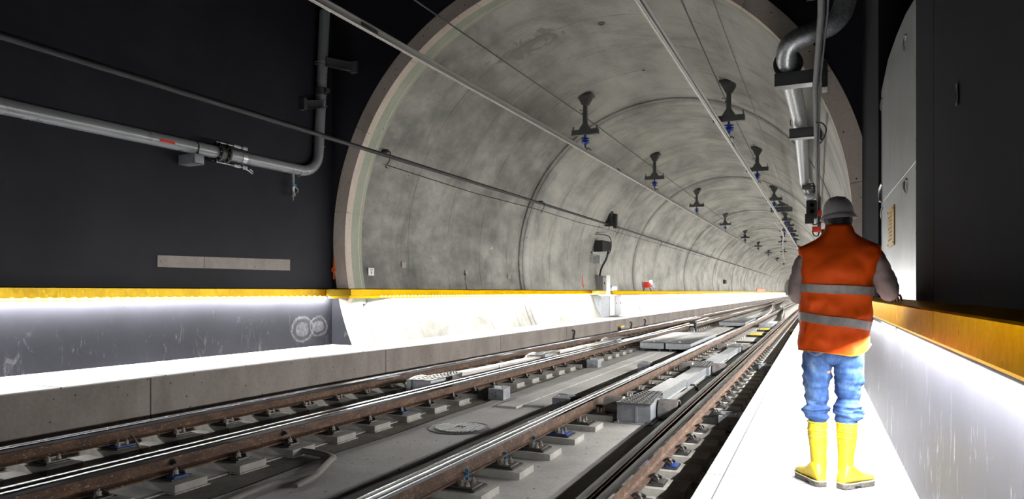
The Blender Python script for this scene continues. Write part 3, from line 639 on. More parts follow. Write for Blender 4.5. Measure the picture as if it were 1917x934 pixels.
rail_box(-0.95, 15.0, 1, 'farther grey junction box between the right rail and the platform edge')
# long covered troughs across the strip between the tracks
for k, (x0, x1, y0, y1, lab) in enumerate([(-4.62, -3.95, 19.3, 24.5, 'left of the two grey metal trough ends between the tracks'), (-3.90, -3.2, 19.3, 24.5, 'right of the two grey metal trough ends between the tracks'), (-4.3, -3.1, 34, 40, 'far flat grey trough cover between the tracks')]):
    t = thing('trough_box', lab, 'trough', ((x0 + x1) / 2, y0, FLOOR), 'grey troughs between the tracks')
    part('housing', MB().box(x0, x1, y0, y1, FLOOR + 0.10, FLOOR + 0.27, 0.01), M['boxgrey'], t)
    part('lid', MB().box(x0 - 0.02, x1 + 0.02, y0 - 0.03, y1, FLOOR + 0.27, FLOOR + 0.285, 0.004), M['greysteel'], t)
    part('foot', MB().box(x0 + 0.1, x0 + 0.16, y0 + 0.05, y0 + 0.2, FLOOR + 0.01, FLOOR + 0.11), M['darksteel'], t)
    part('foot', MB().box(x1 - 0.16, x1 - 0.1, y0 + 0.05, y0 + 0.2, FLOOR + 0.01, FLOOR + 0.11), M['darksteel'], t)
    part('lid_handle', MB().lathe([(0.0, 0), (0.03, 0.0), (0.03, 0.02), (0.0, 0.03)], ((x0 + x1) / 2, y0 + 0.25, FLOOR + 0.285), 12), M['galv'], t)
# precast cover strips with a step along the slab (between near box and troughs)
mb = MB()
for x0, x1, y0, y1 in ((-4.28, -3.62, 9.0, 19.0), (-4.35, -3.6, 25.5, 33.5), (-4.3, -3.6, 41, 60)):
    mb.box(x0, (x0 + x1) / 2 - 0.008, y0, y1, FLOOR + 0.015, FLOOR + 0.05, 0.008); mb.box((x0 + x1) / 2 + 0.008, x1, y0 + 0.25, y1, FLOOR + 0.015, FLOOR + 0.045, 0.008)
struct('trim_6', mb, M['slab'], 0)
# manhole cover
t = thing('manhole_cover', 'round ribbed cast-iron manhole cover in the slab between the tracks', 'manhole cover', (-4.02, 7.42, FLOOR + 0.022))
zc = FLOOR + 0.022
part('frame', MB().lathe([(0.30, 0.0), (0.38, 0.0), (0.38, 0.010), (0.365, 0.012), (0.36, 0.006), (0.35, 0.006), (0.345, 0.012), (0.33, 0.012), (0.325, 0.004), (0.30, 0.004)], (-4.02, 7.42, zc), 64), M['iron'], t)
mb = MB(); mb.lathe([(0.0, 0.0), (0.322, 0.0), (0.322, 0.008), (0.0, 0.008)], (-4.02, 7.42, zc), 64)
for i in range(-7, 8):
    x = i * 0.04; L = math.sqrt(max(0.0, 0.30 ** 2 - x * x))
    segs = [(-L, L)] if abs(i) > 1 else [(-L, -0.06), (0.06, L)]
    for a, b in segs: mb.box(-4.02 + x - 0.011, -4.02 + x + 0.011, 7.42 + a, 7.42 + b, zc + 0.008, zc + 0.022, 0, 1)
for i in range(56):
    a = 2 * PI * i / 56; mb.box(-4.02 + 0.312 * math.cos(a) - 0.006, -4.02 + 0.312 * math.cos(a) + 0.006, 7.42 + 0.312 * math.sin(a) - 0.006, 7.42 + 0.312 * math.sin(a) + 0.006, zc + 0.008, zc + 0.018, 0, 1)
mb.lathe([(0.02, 0.008), (0.04, 0.008), (0.04, 0.016), (0.02, 0.016)], (-4.02, 7.42, zc), 20)
part('lid', mb, [M['iron'], M['ironrib']], t, 30)
# bent conduit over the mortar
cp = smooth_path([(-4.95, 5.62, -1.66), (-4.75, 5.6, -1.655), (-4.50, 5.54, -1.655), (-4.40, 5.48, -1.655), (-4.36, 5.38, -1.655), (-4.20, 5.06, -1.65), (-4.12, 4.86, -1.655), (-4.10, 4.6, -1.675)], 5)
o = part('ground_conduit', MB().tube(cp, 0.032, 12), M['tancable'], None, 60, at=(-4.4, 5.5, FLOOR)); tag(o, 'thick grey conduit bending over the mortar at lower left', 'conduit')
o = part('ground_conduit', MB().tube(smooth_path([(-4.12, 4.87, -1.66), (-4.3, 4.6, -1.66), (-4.32, 4.3, -1.67), (-4.25, 3.9, -1.67)], 5), 0.03, 12), M['tancable'], None, 60, at=(-4.3, 4.4, FLOOR)); tag(o, 'second length of grey conduit joining the bend at the bottom edge', 'conduit')
o = part('ground_cable', MB().tube(smooth_path([(-4.42, 9.9, -1.69), (-4.25, 9.8, -1.67), (-4.05, 9.65, -1.665), (-3.95, 9.5, -1.672)], 5), 0.014, 8), M['black'], None, 60, at=(-4.2, 9.7, FLOOR)); tag(o, 'short black cable lying right of the nearest grey junction box', 'cable')
o = part('rail_cable', MB().tube(smooth_path([(-6.56, 4.9, -1.50), (-6.50, 4.9, -1.54), (-6.46, 4.92, -1.62), (-6.42, 4.95, -1.69)], 5), 0.012, 8), M['tancable'], None, 60, at=(-6.5, 4.9, FLOOR)); tag(o, 'thin pale cable dropping from the farthest left rail to the floor', 'cable')
# yellow balises
def balise(x, y, lab, w=0.42):
    t = thing('track_beacon', lab, 'track beacon', (x, y, FLOOR), 'yellow track beacons')
    part('housing', MB().box(x - w / 2, x + w / 2, y - 0.14, y + 0.14, FLOOR + 0.09, FLOOR + 0.15, 0.02), M['yellow'], t)
    part('bracket', MB().box(x - w / 2 - 0.12, x + w / 2 + 0.12, y - 0.10, y + 0.10, FLOOR + 0.0, FLOOR + 0.09, 0.006), M['darksteel'], t)
balise(-2.1, 27.2, 'nearer yellow bar beacon between the right pair of rails'); balise(-2.05, 31.2, 'farther yellow bar beacon between the right pair of rails')
balise(-5.75, 28.2, 'nearer yellow bar beacon between the left pair of rails'); balise(-5.75, 32.0, 'farther yellow bar beacon between the left pair of rails')
for k, (y, lab) in enumerate([(22.2, 'nearest dark steel cross tie before the yellow beacons'), (24.4, 'second dark steel cross tie before the yellow beacons'), (29.3, 'dark steel cross tie between the two yellow beacons')]):
    t = thing('cross_tie', lab, 'cross tie', (-2.1, y, FLOOR), 'cross ties between the right rails')
    part('beam', MB().box(-2.62, -1.66, y - 0.45, y + 0.45, FLOOR + 0.014, FLOOR + 0.06, 0.01), M['slab'], t); part('edge_bar', MB().box(-2.66, -1.62, y - 0.53, y - 0.47, FLOOR + 0.012, FLOOR + 0.07, 0.005), M['darksteel'], t)
t = thing('edge_connector', 'small yellow topped connector in the shadow beside the right platform edge', 'connector', (-0.92, 29.5, FLOOR))
part('housing', MB().box(-1.0, -0.86, 29.3, 29.7, FLOOR, FLOOR + 0.12, 0.015), M['darksteel'], t); part('cap', MB().box(-1.01, -0.85, 29.28, 29.72, FLOOR + 0.12, FLOOR + 0.2, 0.02), M['yellow'], t)
# black detector on the second rail
t = thing('axle_counter', 'black detector head with round dial bolted to the speckled second rail', 'detector', (-4.85, 30.0, FLOOR))
part('housing', MB().box(-5.02, -4.78, 29.9, 30.1, HRAIL - 0.12, HRAIL + 0.18, 0.02), M['black'], t)
part('bracket', MB().box(-4.80, -4.72, 29.95, 30.05, FLOOR, HRAIL + 0.12, 0.01), M['greysteel'], t)
part('plate', MB().box(-5.0, -4.84, 29.885, 29.9, HRAIL - 0.02, HRAIL + 0.05), M['white'], t)
part('dial', MB().lathe([(0.0, 0.0), (0.09, 0.0), (0.10, 0.03), (0.09, 0.06), (0.0, 0.06)], (-4.9, 29.8, HRAIL - 0.17), 20, 'Y'), M['boxgrey'], t)
# things standing against the curb
xc = lambda y: lerp_path(curb_tab, y) + 0.02
t = thing('curb_connector', 'small yellow topped connector box fixed to the curb', 'connector', (xc(27.2), 27.2, -1.4))
part('housing', MB().box(xc(27.2), xc(27.2) + 0.12, 27.0, 27.5, -1.55, -1.42, 0.015), M['greysteel'], t); part('cap', MB().box(xc(27.2) - 0.0, xc(27.2) + 0.13, 26.98, 27.52, -1.42, -1.36, 0.02), M['yellow'], t)
for k, (y, zt, lab) in enumerate([(21.5, -1.25, 'curved black cable end sticking up by the curb, nearest of the three'), (29.0, -1.28, 'curved black cable end by the curb just past the yellow connector'), (31.6, -1.26, 'farthest black cable end by the curb, with a coil at its foot')]):
    o = part('cable_end', MB().tube(smooth_path([(xc(y) + 0.02, y, FLOOR), (xc(y) + 0.03, y, -1.5), (xc(y) + 0.05, y + 0.03, zt - 0.05), (xc(y) + 0.02, y - 0.10, zt)], 5), [0.03] * 15 + [0.02], 8), M['black'], None, 60, at=(xc(y), y, FLOOR)); tag(o, lab, 'cable')

# ------------------------------------------------------------------ overhead conductor rails
CPF = [(-0.045, 0.11), (0.045, 0.11), (0.045, 0.10), (0.014, 0.092), (0.012, 0.035), (0.030, 0.028), (0.034, 0.008), (0.014, 0.0), (-0.014, 0.0), (-0.034, 0.008), (-0.030, 0.028), (-0.012, 0.035), (-0.014, 0.092), (-0.045, 0.10)]
def conductor(label, pts, y_plates):
    p0 = Vector(pts[0]); t = thing('overhead_conductor_rail', label, 'conductor rail', p0, 'overhead conductor rails')
    part('profile', MB().sweep(CPF, pts), M['alu'], t, 25)
    part('contact_wire', MB().tube([(a, b, c - 0.004) for a, b, c in pts], 0.009, 8), M['copper'], t)
    for y in y_plates:
        for a, b in zip(pts, pts[1:]):
            if a[1] <= y <= b[1]:
                f = (y - a[1]) / (b[1] - a[1]); q = Vector(a).lerp(Vector(b), f)
        mb = MB()
        for s in (-1, 1):
            mb.box(q.x + s * 0.018 - 0.005, q.x + s * 0.018 + 0.005, y - 0.2, y + 0.2, q.z + 0.04, q.z + 0.088, 0.002)
            for k in (-0.15, -0.09, 0.09, 0.15): mb.cyl((q.x + s * 0.022, y + k, q.z + 0.064), (q.x + s * 0.034, y + k, q.z + 0.064), 0.011, n=6)
        part('joint_plate', mb, M['darksteel'], t)
CL = [(-6.02, -2, 3.68), (-6.02, 7.1, 3.80), (-6.0, 17, 3.93), (-5.98, 41, 4.15), (-5.9, 180, 5.45)]
CR = [(-2.12, -2, 3.64), (-2.12, 8.6, 3.74), (-2.08, 14.4, 3.80), (-1.97, 40, 4.14), (-1.9, 76, 4.58), (-1.85, 180, 5.4)]
conductor('overhead conductor rail nearer the left wall, crossing the portal edge', CL, (8.3, 22.0)); conductor('overhead conductor rail running over the right track', CR, (19.0,))
def cz(tab, y):
    for a, b in zip(tab, tab[1:]):
        if y <= b[1]: break
    f = (y - a[1]) / (b[1] - a[1]); return a[0] + (b[0] - a[0]) * f, a[2] + (b[2] - a[2]) * f
def hanger(x, zc, ztop, y, big=True, lean=0.0):
    t = thing('conductor_hanger', '', '', (x, y, ztop))
    mb = MB(); mb.box(x - 0.22, x + 0.22, y - 0.20, y + 0.20, ztop - 0.05, ztop + 0.02, 0.004); mb.loft([[(x + a * 0.19, y + b * 0.15, ztop - 0.05) for a, b in ((-1, -1), (1, -1), (1, 1), (-1, 1))], [(x + a * 0.08, y + b * 0.08, ztop - 0.28) for a, b in ((-1, -1), (1, -1), (1, 1), (-1, 1))]])
    part('ceiling_plate', mb, M['darksteel'], t)
    mb = MB(); zb = zc + 0.66
    mb.loft([[(x - 0.05, y - 0.05, ztop - 0.15), (x + 0.05, y - 0.05, ztop - 0.15), (x + 0.05, y + 0.05, ztop - 0.15), (x - 0.05, y + 0.05, ztop - 0.15)], [(x - 0.06, y - 0.06, zb + 0.17), (x + 0.06, y - 0.06, zb + 0.17), (x + 0.06, y + 0.06, zb + 0.17), (x - 0.06, y + 0.06, zb + 0.17)], [(x - 0.17, y - 0.07, zb), (x + 0.17, y - 0.07, zb), (x + 0.17, y + 0.07, zb), (x - 0.17, y + 0.07, zb)]])
    part('mast', mb, M['greysteel'], t, 20)
    part('crossarm', MB().box(x - 0.39, x + 0.39, y - 0.07, y + 0.07, zb - 0.15, zb, 0.008).box(x - 0.36, x - 0.34, y - 0.06, y + 0.06, zb - 0.14, zb + 0.10, 0.003).box(x + 0.34, x + 0.36, y - 0.06, y + 0.06, zb - 0.14, zb + 0.10, 0.003), M['greysteel'], t)
    prof = [(0.03, zb - 0.15), (0.03, zb - 0.22)]
    for k in range(3): z = zb - 0.23 - 0.06 * k; prof += [(0.05, z), (0.12, z - 0.012), (0.12, z - 0.03), (0.05, z - 0.045)]
    prof += [(0.03, zb - 0.44)]
    part('insulator', MB().lathe(prof, (x, y, 0), 18), M['insul'], t, 30)
    part('clamp', MB().cyl((x, y, zb - 0.44), (x, y, zc + 0.12), 0.022).box(x - 0.06, x + 0.06, y - 0.03, y + 0.03, zc + 0.085, zc + 0.14, 0.006).tube([(x, y, zc + 0.14), (x + 0.06, y + 0.10, zc + 0.15), (x + 0.10, y + 0.22, zc + 0.12)], 0.018, 8), M['darksteel'], t)
    part('cable_clip', MB().box(x - 0.10, x - 0.05, y - 0.03, y + 0.03, ztop - 0.52, ztop - 0.49, 0.005).tube([(x - 0.05, y, ztop - 0.40), (x - 0.15, y, ztop - 0.42), (x - 0.17, y, ztop - 0.38)], 0.011, 6), M['darksteel'], t)
    return t
GH = 'hangers of the overhead conductor rails'
ords = ['nearest', 'second', 'third', 'fourth', 'fifth', 'sixth', 'seventh']
for row, tab, ysup, nm in (('left', CL, [18.5, 27.5, 38, 50.5, 65, 80, 97, 118, 142], 'left-hand'), ('right', CR, [18.2, 26.8, 36.8, 49, 54, 60, 66, 72, 84, 100, 125], 'right-hand')):
    for k, y in enumerate(ysup):
        x, z = cz(tab, y); ztop = TZ + math.sqrt((TR + 0.0) ** 2 - (x - TX) ** 2)
        t = hanger(x, z, ztop, y)
        tag(t, ('%s dark hanger with blue insulator in the %s overhead row' % (ords[k], nm)) if k < 7 else 'tiny dark hanger at the far end of the %s overhead row' % nm, 'hanger', GH)
def wire(pts, r, label, mat='darksteel', cat='cable', name='overhead_cable'):
    p = pts[0]; return tag(part(name, MB().tube(pts, r, 8), M[mat], None, 60, at=p), label, cat)
pts = [(-6.15, -2, 4.72)] + [(cz(CL, y)[0] - 0.12, y, z) for y, z in ((9.8, 4.88), (18.5, 5.05), (27.5, 5.08), (38, 5.12), (65, 5.2), (142, 5.2))]
wire(pts, 0.014, 'thin dark cable strung through the left-hand row of hangers')
pts = [(-2.32, -2, 5.2)] + [(cz(CR, y)[0] - 0.10, y, z) for y, z in ((11, 5.2), (18.2, 4.98), (26.8, 4.95), (36.8, 4.93), (66, 4.85), (125, 4.7))]
wire(pts, 0.014, 'thin dark cable strung through the right-hand row of hangers')
wire([(-1.62, -2, 4.93), (-1.60, 12, 4.90), (-1.48, 30, 4.86), (-1.42, 60, 4.82), (-1.42, 120, 4.82)], 0.009, 'second thin cable right of the right-hand hangers', 'greysteel')
hx_, hz_ = cz(CR, 43.0)
t = hanger(hx_ + 0.1, hz_ + 0.35, TZ + math.sqrt(TR ** 2 - (hx_ - TX) ** 2), 43.0); tag(t, 'heavier hanger with a stack of wide beams in the right-hand overhead row', 'hanger', GH)
zb_ = hz_ + 1.0
for k in range(2): part('beam', MB().box(hx_ - 0.55, hx_ + 0.65, 42.9, 43.1, zb_ - 0.32 - 0.16 * k, zb_ - 0.17 - 0.16 * k, 0.01), M['greysteel'], t)
# crossing conductor rail curving between the rows, far off
conductor('short curved conductor rail linking the two overhead rails far off', smooth_path([(-2.35, 44, 4.22), (-2.4, 56, 4.40), (-3.0, 70, 4.55), (-4.2, 100, 4.8), (-5.2, 130, 4.9)], 5), ())
for k, (x, y, lab) in enumerate([(-2.45, 60, 'nearer dark hanger holding the curved linking conductor'), (-3.3, 76, 'middle dark hanger holding the curved linking conductor'), (-4.2, 100, 'farther dark hanger holding the curved linking conductor')]):
    tag(hanger(x, 4.45 + 0.012 * (y - 60), TZ + math.sqrt(TR ** 2 - (x - TX) ** 2), y), lab, 'hanger', GH)

# ------------------------------------------------------------------ left side: conduit, pipe, brackets, valve, plank, signs
def hug(x_off, z):  # x on the left half of the vault at height z
    return TX - math.sqrt((TR - x_off) ** 2 - (z - TZ) ** 2)
t = thing('wall_conduit', 'long black conduit running across the left wall and along the tunnel lining', 'conduit', (-8.75, 0, 3.0))
part('tube', MB().tube([(-8.49, -3, 2.90), (-8.49, 5, 2.92), (-8.49, 12, 2.95), (-8.56, 32, 3.05), (-8.58, 60, 3.1), (-8.58, 200, 3.4)], 0.042, 10), M['black'], t, 60)
part('thin_cable', MB().tube([(-8.66, 12.6, 2.80), (-8.72, 17, 2.76), (-8.70, 21.5, 2.82), (-8.72, 26, 2.80), (-8.70, 31, 2.86), (-8.7, 60, 2.96)], 0.012, 6), M['black'], t, 60, label='thin sagging cable below the conduit')
for y in (12.45, 21.6, 31.2, 40.8, 50.4, 60):
    zt = 3.03 + 0.002 * (y - 12)
    part('hook', MB().tube(smooth_path([(hug(0, 3.10), y, 3.10), (-8.54, y, 3.08), (-8.46, y, 3.02), (-8.48, y, 2.86), (-8.58, y, 2.74), (-8.54, y, 2.70)], 4), 0.013, 6).box(-8.66, -8.52, y - 0.05, y + 0.05, 3.04, 3.11, 0.01), M['darksteel'], t)
# grey water pipe on the foreground wall
t = thing('water_pipe', 'grey painted pipe along the left wall, bending up beside the portal', 'pipe', (-9.3, 5, 2.35))
el = [(-9.30 + 0.0, -3, 2.26), (-9.30, 5.16, 2.325), (-9.30, 8.3, 2.37), (-9.29, 10.55, 2.40)]
el += [(-9.29, 10.55 + 0.55 * math.sin(a), 2.40 + 0.45 - 0.45 * math.cos(a)) for a in [PI / 2 * k / 8 for k in range(1, 9)]]
el += [(-9.27, 11.13, 3.6), (-9.24, 11.16, 4.6), (-9.21, 11.2, 5.75)]
part('pipe_body', MB().tube(el, 0.105, 24), M['pipe'], t, 60)
mb = MB()
for y in (2.6, 10.52): mb.lathe([(0.103, y - 0.008), (0.109, y - 0.004), (0.109, y + 0.004), (0.103, y + 0.008)], (-9.30, 0, 2.37 if y > 5 else 2.30), 24, 'Y')
for z in (2.98,): mb.lathe([(0.103, z - 0.006), (0.109, z - 0.003), (0.109, z + 0.003), (0.103, z + 0.006)], (-9.28, 11.12, 0), 24)
part('weld_seam', mb, M['pipe'], t, 60)
t2 = part('pipe_coupling', MB().lathe([(0.106, 4.02), (0.118, 4.03), (0.118, 4.17), (0.106, 4.18)], (-9.255, 11.145, 0), 24).box(-9.13, -9.06, 11.10, 11.18, 4.06, 4.14, 0.01), M['greysteel'], t, 40)
part('pipe_marker', MB().box(-9.203, -9.192, 7.35, 7.62, 2.315, 2.36), M['red'], t, 0, label='small reddish arrow sticker')
# flanged joint with clamp
t = thing('flanged_joint', 'bolted flange pair with tie rods and clamp on the grey left wall pipe', 'pipe joint', (-9.3, 8.62, 2.37))
zf = 2.372
for k, y in enumerate((8.50, 8.68)):
    mb = MB(); mb.lathe([(0.10, y), (0.165, y), (0.175, y + 0.012), (0.175, y + 0.036), (0.165, y + 0.048), (0.10, y + 0.048)], (-9.3, 0, zf), 32, 'Y')
    part('flange', mb, M['darksteel'], t)
    for i in range(10):
        a = 2 * PI * i / 10; c0 = (-9.3 + 0.145 * math.cos(a), zf + 0.145 * math.sin(a))
        part('bolt', MB().cyl((c0[0], y - 0.02, c0[1]), (c0[0], y + 0.068, c0[1]), 0.011, n=6), M['bolt'], t)
part('collar', MB().lathe([(0.106, 8.55), (0.125, 8.57), (0.13, 8.62), (0.125, 8.67), (0.106, 8.70)], (-9.3, 0, zf), 24, 'Y'), M['darksteel'], t, 60)
part('clamp_band', MB().lathe([(0.106, 9.02), (0.116, 9.02), (0.116, 9.12), (0.106, 9.12)], (-9.3, 0, zf + 0.006), 24, 'Y'), M['galv'], t)
for s in (-1, 1):
    mb = MB(); zz = zf + s * 0.17; xx = -9.26
    mb.cyl((xx, 8.48, zz), (xx, 9.15, zz), 0.012, n=8)
    mb.box(xx - 0.02, xx + 0.02, 8.85, 9.0, zz - 0.025, zz + 0.025, 0.008); mb.box(xx - 0.02, xx + 0.02, 9.05, 9.16, zz - 0.03, zz + 0.03, 0.008)
    part('tie_rod', mb, M['galv'], t)
part('shackle', MB().tube(smooth_path([(-9.24, 9.1, zf - 0.19), (-9.22, 9.17, zf - 0.22), (-9.22, 9.24, zf - 0.25), (-9.24, 9.27, zf - 0.21), (-9.24, 9.2, zf - 0.18)], 5), 0.012, 8), M['galv'], t)
# shelf bracket carrying the pipe
t = thing('pipe_bracket', 'small grey bracket with strap carrying the left wall pipe', 'bracket', (-9.45, 8.05, 2.15), 'brackets of the left wall pipe')
mb = MB(); x0 = wl(8.0) - 0.02
mb.box(x0, -9.18, 7.96, 7.975, 2.09, 2.24, 0.002); mb.box(x0, -9.18, 7.96, 8.16, 2.085, 2.10, 0.002); mb.box(-9.20, -9.18, 7.96, 8.16, 2.085, 2.24, 0.002); mb.box(x0, x0 + 0.012, 7.93, 8.19, 2.06, 2.27)
part('channel', mb, M['boxgrey'], t)
part('strap', MB().tube([(-9.3 + 0.112 * math.cos(a), 8.07, 2.365 + 0.112 * math.sin(a)) for a in [math.radians(-60 + 300 * k / 20) for k in range(21)]] , 0.010, 6).cyl((-9.21, 8.07, 2.10), (-9.21, 8.07, 2.30), 0.008), M['darksteel'], t, 60)
def i_bracket(p0, p1, h, w, label, clampside):
    p0, p1 = Vector(p0), Vector(p1); t = thing('pipe_bracket', label, 'bracket', p0, 'brackets of the left wall pipe')
    d = (p1 - p0); side = Vector((0, 1, 0)) if abs(d.x) > abs(d.y) else Vector((1, 0, 0)); u = Vector((0, 0, 1))
    def pr(p): return [p + side * a + u * b for a, b in ((-w, 0), (w, 0), (w, 0.012), (0.008, 0.012), (0.008, h - 0.012), (w, h - 0.012), (w, h), (-w, h), (-w, h - 0.012), (-0.008, h - 0.012), (-0.008, 0.012), (-w, 0.012))]
    mb = MB(); mb.loft([pr(p0), pr(p1)]); part('beam', mb, M['greysteel'], t, 0)
    part('end_plate', MB().box(p1.x - 0.08, p1.x + 0.08, p1.y - 0.08, p1.y + 0.01, p1.z - 0.03, p1.z + h + 0.03, 0.004) if abs(d.x) < abs(d.y) else MB().box(p1.x - 0.01, p1.x + 0.01, p1.y - 0.09, p1.y + 0.09, p1.z - 0.03, p1.z + h + 0.03, 0.004), M['greysteel'], t)
    q = p0; part('pipe_clamp', MB().tube([(-9.26 + 0.118 * math.cos(a), 11.14 + 0.118 * math.sin(a), q.z + h * 0.5) for a in [2 * PI * k / 20 for k in range(20)]], 0.012, 6).cyl((-9.30, 11.02, q.z + 0.02), (-9.10, 11.0, q.z + 0.02), 0.012, n=8), M['galv'], t, 60)
    return t
i_bracket((-9.12, 11.05, 3.72), (wl(11) + 0.02, 10.75, 3.66), 0.17, 0.06, 'lower grey beam bracket behind the rising pipe, fixed to the left wall', 1)
i_bracket((-9.12, 11.12, 4.60), (-8.72, 11.56, 4.55), 0.17, 0.06, 'upper grey beam bracket right of the rising pipe, fixed to the end wall', 1)
# drain valve under the elbow
t = thing('drain_valve', 'small drain valve with blue lever hanging under the left pipe elbow', 'valve', (-9.28, 10.35, 2.2))
xv, yv = -9.28, 10.35
part('stub', MB().cyl((xv, yv, 2.30), (xv, yv, 2.10), 0.030, n=16), M['pipe'], t)
part('valve_body', MB().lathe([(0.0, 2.10), (0.035, 2.10), (0.045, 2.07), (0.045, 2.03), (0.03, 2.0), (0.03, 1.93), (0.045, 1.93), (0.05, 1.91), (0.05, 1.87), (0.03, 1.86), (0.03, 1.85), (0.012, 1.84), (0.012, 1.78), (0.0, 1.78)], (xv, yv, 0), 16), M['bolt'], t, 30)
part('lever', MB().tube([(xv + 0.03, yv, 2.06), (xv + 0.08, yv, 2.07), (xv + 0.09, yv - 0.12, 2.07)], 0.011, 8), M['bluetape'], t, label='blue lever')
part('chain', MB().tube(smooth_path([(xv + 0.04, yv + 0.03, 2.05), (xv + 0.06, yv + 0.08, 1.98), (xv + 0.04, yv + 0.06, 1.93)], 5), 0.007, 6), M['galv'], t)
# bare strip on the dark wall
mb = MB()
for a, b in ((7.58, 8.44), (8.45, 10.4)):
    mb.loft([[(wl(y) + d, y, z) for d, z in ((-0.01, 0.40 + 0.008 * (y - 7.5)), (0.012, 0.40 + 0.008 * (y - 7.5)), (0.012, 0.585 + 0.018 * (y - 7.5)), (-0.01, 0.585 + 0.018 * (y - 7.5)))] for y in (a, b)])
tag(part('wall_strip', mb, M['beam'], None, 0, at=(wl(9), 9, 0.4)), 'long pale bare-concrete strip set in the dark left wall', 'wall strip')
# scratched circular scuffs are part of the coating: two pale rings near the corner
# orange marker on the portal edge
t = thing('marker_disc', 'bright orange round marker with a vertical bar on the portal edge', 'marker', (-9.27, 11.5, 0.45))
part('disc', MB().lathe([(0.0, 0.0), (0.048, 0.0), (0.055, 0.006), (0.055, 0.014), (0.03, 0.014), (0.03, 0.02), (0.0, 0.02)], (-9.27, 11.54, 0.47), 20, 'Y'), M['orange'], t)
part('bar', MB().box(-9.285, -9.255, 11.555, 11.57, 0.27, 0.72, 0.004), M['orange'], t)
# small number plate
zs = 0.46; xs = hug(0.02, zs)
t = thing('number_plate', 'small white number plate on the lining just inside the portal', 'sign', (xs, 12.55, zs))
part('plate', MB().box(xs - 0.01, xs + 0.006, 12.46, 12.66, zs - 0.085, zs + 0.075, 0.003), M['white'], t)
part('number', MB().box(xs + 0.006, xs + 0.009, 12.56, 12.578, zs - 0.065, zs + 0.005).box(xs + 0.006, xs + 0.009, 12.535, 12.56, zs - 0.018, zs - 0.002).box(xs + 0.006, xs + 0.009, 12.52, 12.61, zs + 0.03, zs + 0.045), M['black'], t)
part('frame', MB().box(xs - 0.012, xs + 0.002, 12.445, 12.675, zs - 0.095, zs + 0.085), M['boxgrey'], t)
# wall outlets and small dark boxes on the lining
for k, (y, z, lab) in enumerate([(17.1, 0.55, 'small dark socket with a hanging wire on the lower lining'), (13.9, 0.66, 'small square recess plate near the number plate'), (20.0, 0.5, 'small square blank plate on the lining before the ring joint')]):
    x = hug(0.02, z); t = thing('wall_plate', lab, 'wall plate', (x, y, z), 'small plates on the lining')
    part('plate', MB().box(x - 0.02, x + 0.012, y - 0.09, y + 0.09, z - 0.07, z + 0.07, 0.004), M['beam'], t)
    if k == 0: part('cable', MB().tube([(x + 0.01, y - 0.1, z - 0.03), (x + 0.01, y - 0.1, 0.3), (hug(0.02, 0.1), y - 0.1, 0.08)], 0.008, 6), M['black'], t); part('knob', MB().box(x + 0.01, x + 0.03, y - 0.13, y - 0.07, z - 0.07, z - 0.02, 0.006), M['black'], t)
for k, (y, lab) in enumerate([(27.6, 'red paint mark on the lining before the wall cabinets'), (40.8, 'red paint mark on the lining beyond the red lamp')]):
    x = hug(0.004, 0.45); tag(part('paint_mark', MB().loft([[(hug(0.004, z), y - w, z), (hug(0.004, z), y + w, z), (hug(0.02, z), y + w, z), (hug(0.02, z), y - w, z)] for z, w in ((0.2, 0.02), (0.4, 0.05), (0.55, 0.03), (0.72, 0.005))]), M['orange'], None, 0, at=(x, y, 0.45)), lab, 'paint mark')
x = hug(0.01, 1.5); tag(part('wall_stud', MB().lathe([(0, 0), (0.035, 0.0), (0.035, 0.03), (0, 0.04)], (hug(0.01, 1.35), 18.7, 1.35), 12, 'X'), M['white'], None, at=(hug(0.01, 1.35), 18.7, 1.35)), 'single white round stud on the lining left of the ring joint', 'stud')
# ------------------------------------------------------------------ equipment group on the lining at 29 m
t = thing('lamp_housing', 'upright black lamp housing on the conduit above the black loudspeaker', 'lamp', (-8.5, 29.6, 3.0))
part('housing', MB().box(-8.66, -8.34, 29.55, 29.85, 2.95, 3.62, 0.03).box(-8.30, -8.16, 29.6, 29.85, 2.85, 3.5, 0.03), M['black'], t)
part('lens_hood', MB().lathe([(0.06, 0), (0.09, -0.1), (0.085, -0.1), (0.055, 0.0)], (-8.5, 29.56, 3.45), 16, 'Y').lathe([(0.06, 0), (0.09, -0.1), (0.085, -0.1), (0.055, 0.0)], (-8.5, 29.56, 3.12), 16, 'Y'), M['darksteel'], t)
part('bracket', MB().tube([(hug(0, 3.1), 29.7, 3.1), (-8.6, 29.7, 3.1)], 0.03, 8).tube([(hug(0, 2.8), 29.5, 2.75), (-8.75, 29.45, 2.62), (-8.5, 29.5, 2.7), (-8.45, 29.6, 2.95)], 0.02, 8), M['galv'], t)
t = thing('loudspeaker', 'square black loudspeaker on a wire frame below the lamp housing', 'loudspeaker', (-8.9, 29.2, 1.8))
part('cabinet', MB().loft([[(-9.02, 28.95, 1.78), (-8.60, 28.95, 1.78), (-8.60, 28.95, 2.28), (-9.02, 28.95, 2.28)], [(-8.98, 29.4, 1.84), (-8.35, 29.4, 1.84), (-8.35, 29.4, 2.24), (-8.98, 29.4, 2.24)]]), M['black'], t, 20)
part('backing_plate', MB().box(hug(0, 2.0) - 0.02, -9.0, 28.8, 29.5, 1.7, 2.45, 0.01), M['boxgrey'], t)
part('cable_loop', MB().tube(smooth_path([(-9.0, 28.7, 1.7), (-9.12, 28.62, 1.95), (-9.05, 28.65, 2.3), (-8.9, 28.7, 2.52), (-8.6, 28.8, 2.52), (-8.35, 29.1, 2.45), (-8.30, 29.3, 2.2), (-8.35, 29.3, 1.8), (-8.5, 29.2, 1.6)], 5), 0.02, 8), M['black'], t, 60)
